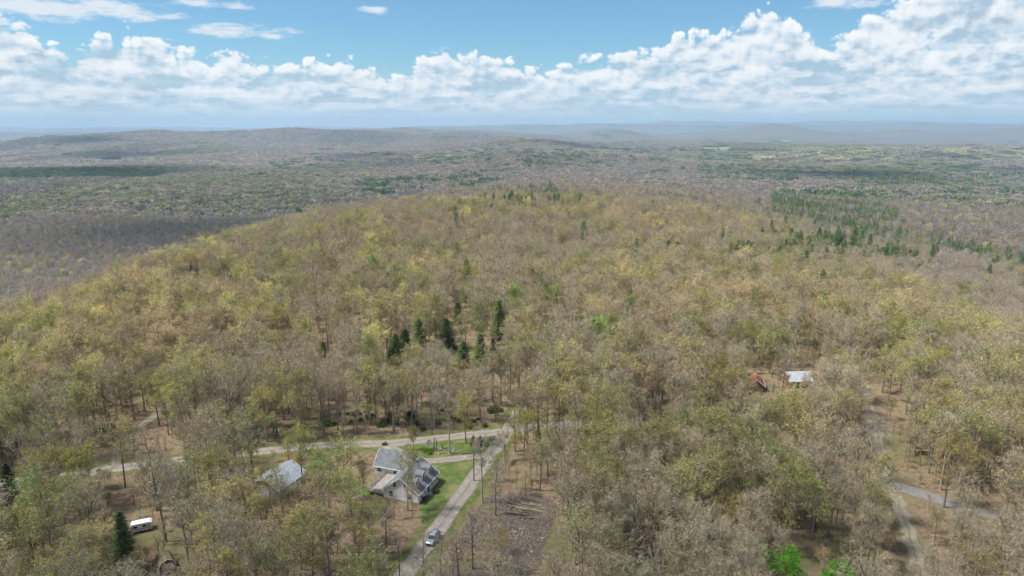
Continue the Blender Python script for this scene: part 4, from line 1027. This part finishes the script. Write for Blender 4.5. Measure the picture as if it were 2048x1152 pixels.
# white camper half hidden by branches
kx, ky = at(284, 1050, 1.3)
cp = empty('white_camper', (kx, ky, 0), R(25), 'small white travel trailer half hidden under branches near the red shed', 'trailer'); cp.scale = (.84, .84, .84)
q = MB(); q.prism([(-2.6, .55), (2.3, .55), (2.7, 1.1), (2.45, 2.3), (1.9, 2.65), (-2.3, 2.65), (-2.65, 2.2)], -1.1, 1.1); q.build('body', M_TRIM, cp)
q = MB(); q.box((-2.66, -1.13, 1.0), (2.6, -1.102, 1.2)); q.build('stripe', mat('blue_stripe', (.08, .16, .3), .5), cp)
for x in (-1.5, .6): q = MB(); q.box((x-.45, -1.14, 1.5), (x+.45, -1.102, 2.1)); q.build('window', GLASS, cp)
q = MB(); q.box((1.3, -1.14, .65), (1.95, -1.103, 2.3)); q.build('door', M_GALV, cp)
for sg in (-1, 1): q = MB(); q.tube([(-.3, sg*.85, .34), (-.3, sg*1.05, .34)], [.34, .34], 12); q.build('wheel', M_BLACK, cp)
q = MB(); q.bar((2.5, 0, .6), (3.8, 0, .55), .12); q.build('tow_bar', M_DARKW, cp)

# ------------------------------------------------------------------ silver car on the gravel road
vx, vy = at(866, 1076, .7); road_dir = math.atan2(*( (L_GRAVEL[np.argmin(np.hypot(L_GRAVEL[:, 0]-vx, L_GRAVEL[:, 1]-vy))+1]-L_GRAVEL[np.argmin(np.hypot(L_GRAVEL[:, 0]-vx, L_GRAVEL[:, 1]-vy))-1])[::-1]))
car = empty('silver_car', (vx, vy, .07), road_dir+math.pi, 'silver sport utility car facing the viewer on the gravel road', 'car')
M_CAR = mat('silver_paint', (.36, .41, .45), .28, .05, .5, metal=.45, spec=.5)
def shell(sections, m):
    """sections: (x, half width, z low, z high, inset at top)"""
    n = len(sections); i = len(m.v)
    for (x, hw, z0, z1, ins) in sections:
        m.v += [(x, -hw*.94, z0), (x, -hw, z0+(z1-z0)*.45), (x, -hw+ins, z1-.03), (x, -hw+ins+.1, z1), (x, hw-ins-.1, z1), (x, hw-ins, z1-.03), (x, hw, z0+(z1-z0)*.45), (x, hw*.94, z0)]
    for k in range(n-1):
        for j in range(8): a = i+k*8+j; b_ = i+k*8+(j+1) % 8; m.f.append((a, b_, b_+8, a+8)); m.mi.append(0)
    m.f.append(tuple(i+j for j in reversed(range(8)))); m.f.append(tuple(i+(n-1)*8+j for j in range(8))); m.mi += [0, 0]
q = MB(); shell([(-2.35, .78, .42, .92, .10), (-2.25, .90, .32, 1.06, .08), (-1.4, .95, .28, 1.10, .07), (.6, .95, .28, 1.08, .07), (1.0, .95, .28, 1.05, .09), (1.9, .93, .30, .96, .12), (2.25, .86, .34, .86, .14), (2.36, .72, .42, .74, .12)], q); q.build('body', M_CAR, car, True)
q = MB(); shell([(-2.12, .82, 1.02, 1.06, .05), (-1.85, .82, 1.02, 1.62, .16), (-1.3, .84, 1.02, 1.70, .18), (.0, .84, 1.02, 1.70, .18), (.45, .83, 1.02, 1.62, .18), (1.12, .80, 1.00, 1.04, .05)], q); cab = q.build('cabin', M_CAR, car, True)
q = MB(); q.face([(.50, -.58, 1.63), (1.10, -.72, 1.075), (1.10, .72, 1.075), (.50, .58, 1.63)]); q.v = [(a+.035, b_, c_+.02) for a, b_, c_ in q.v]; q.build('windscreen', GLASS, cab)
q = MB(); q.face([(-1.9, .58, 1.60), (-2.12, .72, 1.10), (-2.12, -.72, 1.10), (-1.9, -.58, 1.60)]); q.v = [(a-.03, b_, c_+.02) for a, b_, c_ in q.v]; q.build('rear_window', GLASS, cab)
for sg in (-1, 1):
    for xa, xb_ in ((-1.75, -.98), (-.90, -.12), (-.04, .52)):
        q = MB(); P = [(xa, sg*.865, 1.10), (xb_+(.3 if xb_ > .3 else 0), sg*.865, 1.10), (xb_, sg*.715, 1.58), (xa+(.08 if xa < -1.5 else 0), sg*.715, 1.58)]; q.face(P if sg < 0 else P[::-1]); q.build('side_window', GLASS, cab)
    q = MB(); q.bar((-1.5, sg*.6, 1.74), (.1, sg*.6, 1.74), .05); q.build('roof_rail', M_BLACK, cab)
    q = MB(); q.box((.72, min(sg*.88, sg*1.08), 1.02), (.86, max(sg*.88, sg*1.08), 1.18)); q.build('mirror', M_CAR, car)
    q = MB(); q.box((2.18, min(sg*.48, sg*.80), .66), (2.34, max(sg*.48, sg*.80), .80)); q.build('headlight', M_TRIM, car)
    q = MB(); q.box((-2.345, min(sg*.55, sg*.84), .8), (-2.22, max(sg*.55, sg*.84), 1.0)); q.build('tail_light', mat('red_lens', (.3, .02, .02), .3), car)
    for x in (-1.45, 1.45):
        q = MB(); q.tube([(x, sg*.74, .34), (x, sg*.97, .34)], [.35, .35], 14); wv = q.build('wheel', M_BLACK, car)
        q = MB(); q.tube([(x, sg*.96, .34), (x, sg*.985, .34)], [.22, .2], 10); q.build('rim', M_GALV, wv)
q = MB(); q.box((2.33, -.5, .46), (2.385, .5, .66)); q.build('grille', M_BLACK, car)
q = MB(); q.box((2.28, -.78, .30), (2.40, .78, .44)); q.build('bumper', M_BLACK, car)

# ------------------------------------------------------------------ utility poles
def pole(px, py, hgt, label, tr=True):
    x, y = at(px, py, 0); e = empty('utility_pole', (x, y, 0), R(20), label, 'utility pole', 'utility poles along the roads')
    q = MB(); q.tube([(0, 0, -.2), (0, 0, hgt*.5), (0, 0, hgt)], [.17, .145, .12], 8); q.build('pole', M_POLE, e)
    q = MB(); q.tube([(0, 0, hgt), (0, 0, hgt+.9)], [.035, .03], 6); q.build('pole_top_pin', M_TRIM, e)
    if tr:
        q = MB(); q.tube([(.3, 0, hgt-2.3), (.3, 0, hgt-1.3)], [.2, .2], 10); q.build('transformer', M_GALV, e)
    q = MB(); q.tube([(0, 0, hgt), (0, 0, hgt+.18)], [.07, .05], 6); q.build('insulator', M_TRIM, e)
    q = MB(); q.bar((-.02, -.2, hgt-.9), (-.02, .2, hgt-.9), .08); q.build('bracket', M_DARKW, e)
    return x, y, hgt
PS = [pole(800, 1172, 9.2, 'utility pole with transformer at the bottom of the gravel road'), pole(948, 962, 9.2, 'pale topped utility pole beside gravel road between house and woods'), pole(864, 868, 9.0, 'dark utility pole at the wood edge behind the cross road', False)]
for (x1, y1, h1), (x2, y2, h2), lb in ((PS[0], PS[1], 'overhead wire along the gravel road between two poles'), (PS[1], PS[2], 'overhead wire crossing from the road to the wood edge')):
    q = MB(); pts = [(x1+(x2-x1)*k/10, y1+(y2-y1)*k/10, h1+.15+(h2-h1)*k/10-1.0*(1-(2*k/10-1)**2)) for k in range(11)]
    q.tube(pts, [.014]*11, 3); tag(q.build('overhead_wire', M_BLACK), lb, 'wire')

# ------------------------------------------------------------------ lawn island: brush pile, bush, snags, ornaments; shrubs at the wood edge
def leaf_blob(seed, rx, rz, n, sz):
    g = np.random.default_rng(seed); d = unit(g.normal(size=(n, 3))); d[:, 2] = np.abs(d[:, 2])
    c = d*np.array([rx, rx, rz])*(.55+.5*g.random((n, 1)))*(.85+.2*np.sin(d[:, :1]*5+seed)); a = unit(g.normal(size=(n, 3))); b_ = unit(np.cross(a, g.normal(size=(n, 3)))); s = sz*(.6+.8*g.random((n, 1)))
    T = np.stack([c-a*s-b_*s*.5, c+b_*s*.8, c+a*s-b_*s*.3], 1); return tri_mesh('foliage', T, [M_LEAF], np.zeros(n, int), .2+.5*g.random(n))
def stems(seed, rx, rz):
    g = np.random.default_rng(seed); q = MB()
    for k in range(6): a = k*1.05+g.random(); q.tube([(0, 0, -.05), (math.cos(a)*rx*.4, math.sin(a)*rx*.4, rz*.5), (math.cos(a)*rx*.7, math.sin(a)*rx*.7, rz*.85)], [.04, .03, .01], 4)
    return q.mesh('stems', M_BARK)
BUSH = [(leaf_blob(700+i, 1.0, 1.15, 420, .14), stems(700+i, 1.0, 1.1)) for i in range(3)]
def shrub(px, py, s, tint, label, group=None, zs=1.):
    x, y = at(px, py, 0); e = empty('shrub', (x, y, 0), random.random()*6, label, 'shrub', group); e.scale = (s, s, s*zs); i = int(px) % 3
    c = child('foliage', BUSH[i][0], e); c['tint'] = list(tint); child('stems', BUSH[i][1], e)
shrub(859, 906, 1.35, (.20, .30, .06), 'round light green bush on the lawn island beside the brush pile', zs=.8)
shrub(945, 889, .9, (.10, .12, .06), 'low dark bush between the two narrow pointed evergreens')
g = np.random.default_rng(33)
k = 0
for px in range(648, 1010, 11):
    py = 864-(px-648)*.035+g.uniform(-34, 3)
    if abs(px-864) < 9: continue
    tn = [(.09, .145, .045), (.12, .175, .055), (.16, .20, .075)][int(g.integers(0, 3))]
    shrub(px+g.uniform(-5, 5), py, g.uniform(.8, 1.75), tn, ('dark green' if tn[1] < .15 else 'mid green' if tn[1] < .19 else 'light green')+' shrub '+('left of' if px < 826 else 'near' if px < 905 else 'right of')+' the pole at the wood edge', 'evergreen shrubs along the wood edge')
for px, py, s, lb in ((770, 890, .9, 'olive bush behind the wing of the white house'), (722, 930, 1.2, 'brownish leafless bush at the left end of the wing'), (860, 972, 1.1, 'grey twiggy bush against the front of the white house'), (872, 985, 1.0, 'grey twiggy bush on the lawn before the front of the house'), (845, 1000, 1.0, 'brown twiggy bush at the near corner of the white house')):
    shrub(px, py, s, (.20, .16, .13) if 'twiggy' in lb or 'brown' in lb else (.2, .18, .09), lb)
for px, py, lb in ((947, 892, 'narrow pointed dark evergreen on the lawn, left of the pair'), (961, 893, 'narrow pointed dark evergreen on the lawn, right of the pair')):
    x, y = at(px, py, 0); e = empty('pointed_evergreen', (x, y, 0), 0, lb, 'evergreen'); e.scale = (.22, .22, .20); c = child('crown', PC[2][1], e); c['tint'] = [.06, .075, .04]; child('trunk', PC[2][0], e)
for i, (px, py, hg, lb) in enumerate(((868, 902, 4.2, 'taller bare snag trunk standing by the brush pile'), (873, 903, 3.9, 'shorter snag trunk leaning by the brush pile'), (884, 898, 1.8, 'short stump post by the brush pile'))):
    x, y = at(px, py, 0); q = MB(); q.tube([(0, 0, -.1), (.06, .03, hg*.5), (.12-.2*i, .05, hg)], [.24, .19, .13], 8); o = q.build('tree_snag', M_BARK); o.location = (x, y, 0); tag(o, lb, 'snag')
g = np.random.default_rng(44); x0, y0 = at(890, 905, 0)
for i in range(26):
    a = g.uniform(0, 3.14); L_ = g.uniform(.8, 2.4); px = g.normal(0, 2.6); py = g.normal(0, .8); z = .12+.5*g.random()*math.exp(-px*px/8)
    q = MB(); q.tube([(-L_/2*math.cos(a), -L_/2*math.sin(a), -.05), (0, 0, .05), (L_/2*math.cos(a), L_/2*math.sin(a), .12*g.random())], [.10, .09, .06], 6); o = q.build('cut_branch', [M_BARK, M_PALE, M_DEAD][i % 3]); o.location = (x0+px, y0+py, z)
    tag(o, ['brown', 'pale', 'bleached'][i % 3]+' cut branch in the lawn brush pile', 'branch', 'brush pile branches, '+['brown', 'pale', 'bleached'][i % 3])
# white satellite dish beside the bush
x, y = at(857, 897, 0); e = empty('satellite_dish', (x, y, 0), R(-60), 'white dish with raised arm behind the round green bush on the lawn', 'satellite dish')
q = MB(); q.tube([(0, 0, -.1), (0, 0, 1.7)], [.05, .05], 8); q.build('mast', M_GALV, e)
q = MB(); rings = [(0, 0.0), (.35, .06), (.65, .2), (.85, .36)]
for k in range(3):
    for j in range(14):
        a, b_ = 2*math.pi*j/14, 2*math.pi*(j+1)/14
        f = lambda r, d, t_: (d, math.cos(t_)*r, 1.9+math.sin(t_)*r)
        q.face([f(*rings[k], a), f(*rings[k], b_), f(*rings[k+1], b_), f(*rings[k+1], a)]); q.face([(p[0]-.03, p[1], p[2]) for p in (f(*rings[k+1], a), f(*rings[k+1], b_), f(*rings[k], b_), f(*rings[k], a))])
q.build('dish', M_TRIM, e); q = MB(); q.bar((0, .0, 1.2), (1.0, .3, 2.6), .07); q.build('feed_arm', M_TRIM, e)

# ------------------------------------------------------------------ felled logs and slash on the clearing
g = np.random.default_rng(55); x0, y0 = at(1045, 1018, 0)
M_LOGY = mat('yellowish_log', (.36, .29, .20), .9, .3, 1.2)
for i in range(17):
    x, y = x0+g.normal(0, 1.4), y0+(i-8)*.38+g.normal(0, .3); L_ = g.uniform(4.0, 8.0); a = R(-17+g.normal(0, 10)); r0 = g.uniform(.08, .15)
    q = MB(); d = Vector((math.cos(a), math.sin(a), g.normal(0, .02))); q.tube([-d*L_/2, Vector((0, 0, .04)), d*L_/2], [r0, r0*.85, r0*.6], 7); tone = int(g.integers(0, 3))
    o = q.build('felled_log', [M_PALE, M_LOGY, M_BARK][tone]); o.location = (x, y, r0+.05+.18*(i % 2)+.12*(i % 3 == 0))
    tag(o, ('long ' if L_ > 6.2 else 'short ')+['pale grey', 'yellowish', 'dark brown'][tone]+' felled log '+('at the back of' if i > 11 else 'in the middle of' if i > 5 else 'at the front of')+' the log pile', 'log', 'log pile on the clearing')
V = []; 
P0 = np.array(CLEAR); bx0, by0 = P0.min(0); bx1, by1 = P0.max(0); n = 9500
cxs, cys = g.uniform(bx0, bx1, n), g.uniform(max(by0, 88), by1, n); kk = inpoly(cxs, cys, CLEAR); cxs, cys = cxs[kk], cys[kk]; n = len(cxs)
a = g.uniform(0, 6.28, n); el_ = np.abs(g.normal(0, .25, n)); L_ = g.uniform(.25, 1.3, n)*np.where(g.random(n) < .06, 2.4, 1); wd = g.uniform(.02, .06, n)
c3 = np.stack([cxs, cys, .04+.22*g.random(n)], 1); d3 = np.stack([np.cos(a)*np.cos(el_), np.sin(a)*np.cos(el_), np.sin(el_)], 1)*L_[:, None]; s3 = np.stack([-np.sin(a), np.cos(a), np.zeros(n)], 1)*wd[:, None]; u3 = np.array([0, 0, 1.])*wd[:, None]
T = np.vstack([np.stack([c3-s3, c3+s3, c3+d3], 1), np.stack([c3-u3, c3+u3, c3+d3], 1)]); mi = np.tile(np.where(g.random(n) < .16, 1, np.where(g.random(n) < .4, 2, 0)), 2)
o = bpy.data.objects.new('slash', tri_mesh('slash', T, [M_BARK, M_DEAD, M_PALE], mi)); COL.objects.link(o); tag(o, 'twigs and splintered slash strewn over the cleared ground', kind='stuff')
M_CHIP = mat('fresh_cut_wood', (.62, .54, .42), .9, .2, 1.)
V = []
for k in range(70):
    i = int(g.integers(0, n)); V.append((cxs[i], cys[i], g.uniform(.12, .26), g.uniform(0, 6.28)))
for x, y, r0, a in V:
    q = MB(); q.tube([(0, 0, -.05), (math.cos(a)*.12, math.sin(a)*.12, .22)], [r0*.8, r0*.7], 7); o = q.build('cut_stump', M_CHIP); o.location = (x, y, .03)
    tag(o, 'small fresh cut stump scattered over the slash clearing', 'stump', 'fresh cut stumps on the clearing')
# fallen pale trunks elsewhere in the woods
for px, py, L_, a, lb in ((1000, 1130, 2.6, .1, 'pale fallen stick lying on the clearing near the bottom edge'), (1390, 1128, 5, .5, 'fallen pale trunk near the vivid green trees'), (1860, 905, 6, -.1, 'dark fallen trunk beside the woodland track')):
    x, y = at(px, py, 0); q = MB(); q.tube([(-L_/2*math.cos(a), -L_/2*math.sin(a), 0), (L_/2*math.cos(a), L_/2*math.sin(a), .1)], [.16, .1], 7); o = q.build('fallen_trunk', M_DEAD if 'pale' in lb else M_DARKW); o.location = (x, y, .2); tag(o, lb, 'log')

# ------------------------------------------------------------------ far things: mast, farm, fields, houses, wind turbines
def field(name, P, m):
    pts = [on(*p) for p in P]; bm = bmesh.new(); N_ = 8; grid = {}
    A_, B_, C_, D_ = [np.array(p) for p in pts]
    for i in range(N_+1):
        for j in range(N_+1):
            p = (A_*(1-i/N_)+B_*i/N_)*(1-j/N_)+(D_*(1-i/N_)+C_*i/N_)*j/N_; grid[i, j] = bm.verts.new((p[0], p[1], tz(*p)+2.5))
    for i in range(N_):
        for j in range(N_): bm.faces.new((grid[i, j], grid[i+1, j], grid[i+1, j+1], grid[i, j+1]))
    bmesh.ops.recalc_face_normals(bm, faces=bm.faces); me = bpy.data.meshes.new(name); bm.to_mesh(me); bm.free(); me.materials.append(m)
    if me.polygons[0].normal.z < 0: me.flip_normals()
    o = bpy.data.objects.new(name, me); COL.objects.link(o); tag(o, kind='structure')
M_FIELD = mat('spring_field', (.16, .25, .07), .95, .2, .01); M_HAY = mat('dry_field', (.27, .24, .14), .95, .2, .01)
field('field', [(1397, 303), (1468, 304), (1470, 293), (1400, 294)], M_FIELD); field('field', [(602, 337), (650, 336), (645, 330), (603, 331)], M_HAY); field('field', [(1292, 349), (1340, 349), (1345, 342), (1290, 343)], M_FIELD)
field('field', [(200, 326), (262, 324), (250, 317), (190, 318)], M_HAY)
def far_house(px, py, L_, W_, hh, rz, wm, rm, label, name='far_house', cat='house'):
    x, y = on(px, py); e = empty(name, (x, y, tz(x, y)+2.4), rz, label, cat)
    gable(e, '', -L_/2, L_/2, -W_/2, W_/2, hh, hh+W_*.32, 'x', wm, rm)
    for k in range(3): window(e, (-L_*.3+L_*.3*k, -W_/2, hh*.55), '-y', L_*.1, hh*.3)
far_house(1452, 302, 60, 18, 6, .05, M_TRIM, M_WHROOF, 'long white farm building beside the bright green field', 'far_barn', 'barn')
far_house(1424, 300.5, 26, 16, 10, .3, M_TRIM, M_SHING, 'white farmhouse left of the dark silo', 'far_barn', 'barn')
x, y = on(1436, 301); e = empty('silo', (x, y, tz(x, y)), 0, 'dark tall silo at the far farm by the green field', 'silo')
q = MB(); q.tube([(0, 0, 0), (0, 0, 26)], [4.2, 4.2], 16); q.build('wall', M_POLE, e); q = MB(); q.tube([(0, 0, 26), (0, 0, 28.5), (0, 0, 30)], [4.3, 3.2, .3], 16); q.build('dome', M_GALV, e)
for px, py, L_, lb in ((534, 338, 26, 'white roofed far house, left of the pair in the valley'), (547, 337.5, 34, 'white roofed far house, right of the pair in the valley'), (636, 331, 22, 'small white house in the far valley field'), (200, 325, 30, 'pale house at the far left valley field'), (248, 326, 26, 'pale shed at right end of the far left valley field'), (788, 380, 14, 'pale house among hemlocks at the ravine'), (1378, 293, 26, 'white house on the rise left of the green field')):
    far_house(px, py, L_, L_*.5, L_*.28, .2, M_TRIM, M_WHROOF, lb)
x, y = on(570, 285); zb = tz(x, y); e = empty('radio_mast', (x, y, zb), 0, 'tall thin lattice radio mast below the long ridge', 'mast')
HM = 112.
q = MB()
for k in range(3): a = 2.094*k; q.tube([(math.cos(a)*1.3, math.sin(a)*1.3, 0), (math.cos(a)*1.1, math.sin(a)*1.1, HM)], [.38, .38], 5)
q.build('leg', M_DARKW, e); q = MB()
for k in range(28):
    for j in range(3):
        a, b_ = 2.094*j, 2.094*(j+1); q.bar((math.cos(a)*1.3, math.sin(a)*1.3, k*4), (math.cos(b_)*1.2, math.sin(b_)*1.2, k*4+4), .3)
q.build('lattice', M_DARKW, e)
q = MB(); q.tube([(0, 0, HM), (0, 0, HM+6)], [.3, .15], 6); q.build('antenna', M_DARKW, e)
def turbine(px, py, d, hgt, k):
    a_ = math.atan((px-1024)/FPX/CP); x, y = d*math.sin(a_), d*math.cos(a_); e = empty('wind_turbine', (x, y, tz(x, y)), -a_, 'tiny white wind turbine on the far ridge, '+k, 'wind turbine', 'wind turbines on the far ridges')
    q = MB(); q.tube([(0, 0, 0), (0, 0, hgt)], [2.2, 1.2], 8); q.build('tower', M_TRIM, e); q = MB(); q.box((-1.6, -3, hgt-1.5), (1.6, 6, hgt+1.8)); q.build('nacelle', M_TRIM, e)
    for j in range(3):
        t_ = .4*px+2.094*j; q = MB(); q.bar((0, -3.6, hgt), (math.cos(t_)*38, -3.6, hgt+math.sin(t_)*38), .6, 2.2); q.build('blade', M_TRIM, e)
for i, (px, d) in enumerate(((100, 13500), (165, 13500), (215, 13700), (840, 17500), (925, 17500))): turbine(px, 255, d, 80, ['leftmost on the left ridge', 'in the middle of the left ridge', 'rightmost on the left ridge', 'left of the centre pair', 'right of the centre pair'][i])

# ------------------------------------------------------------------ out-of-view cumulus high above the haze, added to shade the ground below
M_CLOUD = bpy.data.materials.new('cloud'); M_CLOUD.use_nodes = True; M_CLOUD.node_tree.nodes['Principled BSDF'].inputs['Base Color'].default_value = (.92, .92, .93, 1); M_CLOUD.node_tree.nodes['Principled BSDF'].inputs['Roughness'].default_value = 1
g = np.random.default_rng(77); CZ = 1500.; off = Vector((sd.x, sd.y, 0))*(CZ/sd.z)
bm = bmesh.new()
def cumulus(sx, sy, L_, W_):
    for k in range(int(10+L_/90)):
        r0 = g.uniform(.16, .32)*W_; x = sx+off.x+g.uniform(-.5, .5)*L_; y = sy+off.y+g.uniform(-.5, .5)*W_
        v = bmesh.ops.create_icosphere(bm, subdivisions=2, radius=r0)['verts']
        for q in v:
            n_ = 1+.22*math.sin(q.co.x*9/r0+k)*math.cos(q.co.y*8/r0+2*k); q.co = q.co*n_; q.co.z = max(q.co.z*.8, -r0*.12)
            q.co += Vector((x, y, CZ+r0*.12))
for a in ((10, 40, 300, 190), (-640, 1150, 420, 300), (-1500, 2500, 500, 330), (-250, 2900, 620, 330), (1100, 2500, 520, 300), (2300, 3100, 560, 330), (500, 4600, 700, 380), (-2500, 4400, 650, 420), (-900, 3800, 400, 300), (1700, 5200, 600, 380), (-3600, 5700, 700, 420), (2600, 4200, 320, 260)): cumulus(*a)  # first cloud is added to dim the near woods, the rest shade valley and plain
me = bpy.data.meshes.new('shade_clouds'); bm.to_mesh(me); bm.free(); me.materials.append(M_CLOUD); me.polygons.foreach_set('use_smooth', [True]*len(me.polygons))
o = bpy.data.objects.new('shade_clouds', me); COL.objects.link(o); tag(o, kind='stuff')

# ------------------------------------------------------------------ look-alikes are told apart by their order across the picture
ORD = 'first second third fourth fifth sixth seventh eighth ninth tenth eleventh twelfth thirteenth fourteenth fifteenth sixteenth seventeenth eighteenth nineteenth twentieth'.split()
ORD += ['twenty-'+q for q in ORD[:9]]+['thirtieth']+['thirty-'+q for q in ORD[:9]]+['fortieth']
same = {}
for o in bpy.data.objects:
    if o.parent is None and o.get('label') and o.get('category') in ('tree', 'evergreen', 'shrub', 'log', 'branch'): same.setdefault(o['label'], []).append(o)
for lb, os_ in same.items():
    if 1 < len(os_) <= 40:
        os_.sort(key=lambda o: float(proj(o.location.x, o.location.y, o.location.z)[0]))
        for i, o in enumerate(os_): o['label'] = lb+', '+ORD[i]+' from left'

# ------------------------------------------------------------------ haze
q = MB(); q.box((-29500, -29500, -240), (29500, 29500, 330)); hzo = q.build('haze', [])
hm = bpy.data.materials.new('haze'); hm.use_nodes = True; t = NT(hm.node_tree); t.n.clear()
pv = t.n.new('ShaderNodeVolumePrincipled'); pv.inputs['Color'].default_value = (.54, .77, 1.0, 1); pv.inputs['Density'].default_value = 6.8e-5; pv.inputs['Anisotropy'].default_value = 0.1
t.l.new(pv.outputs[0], t.n.new('ShaderNodeOutputMaterial').inputs['Volume'])
hzo.data.materials.clear(); hzo.data.materials.append(hm); tag(hzo, kind='stuff')
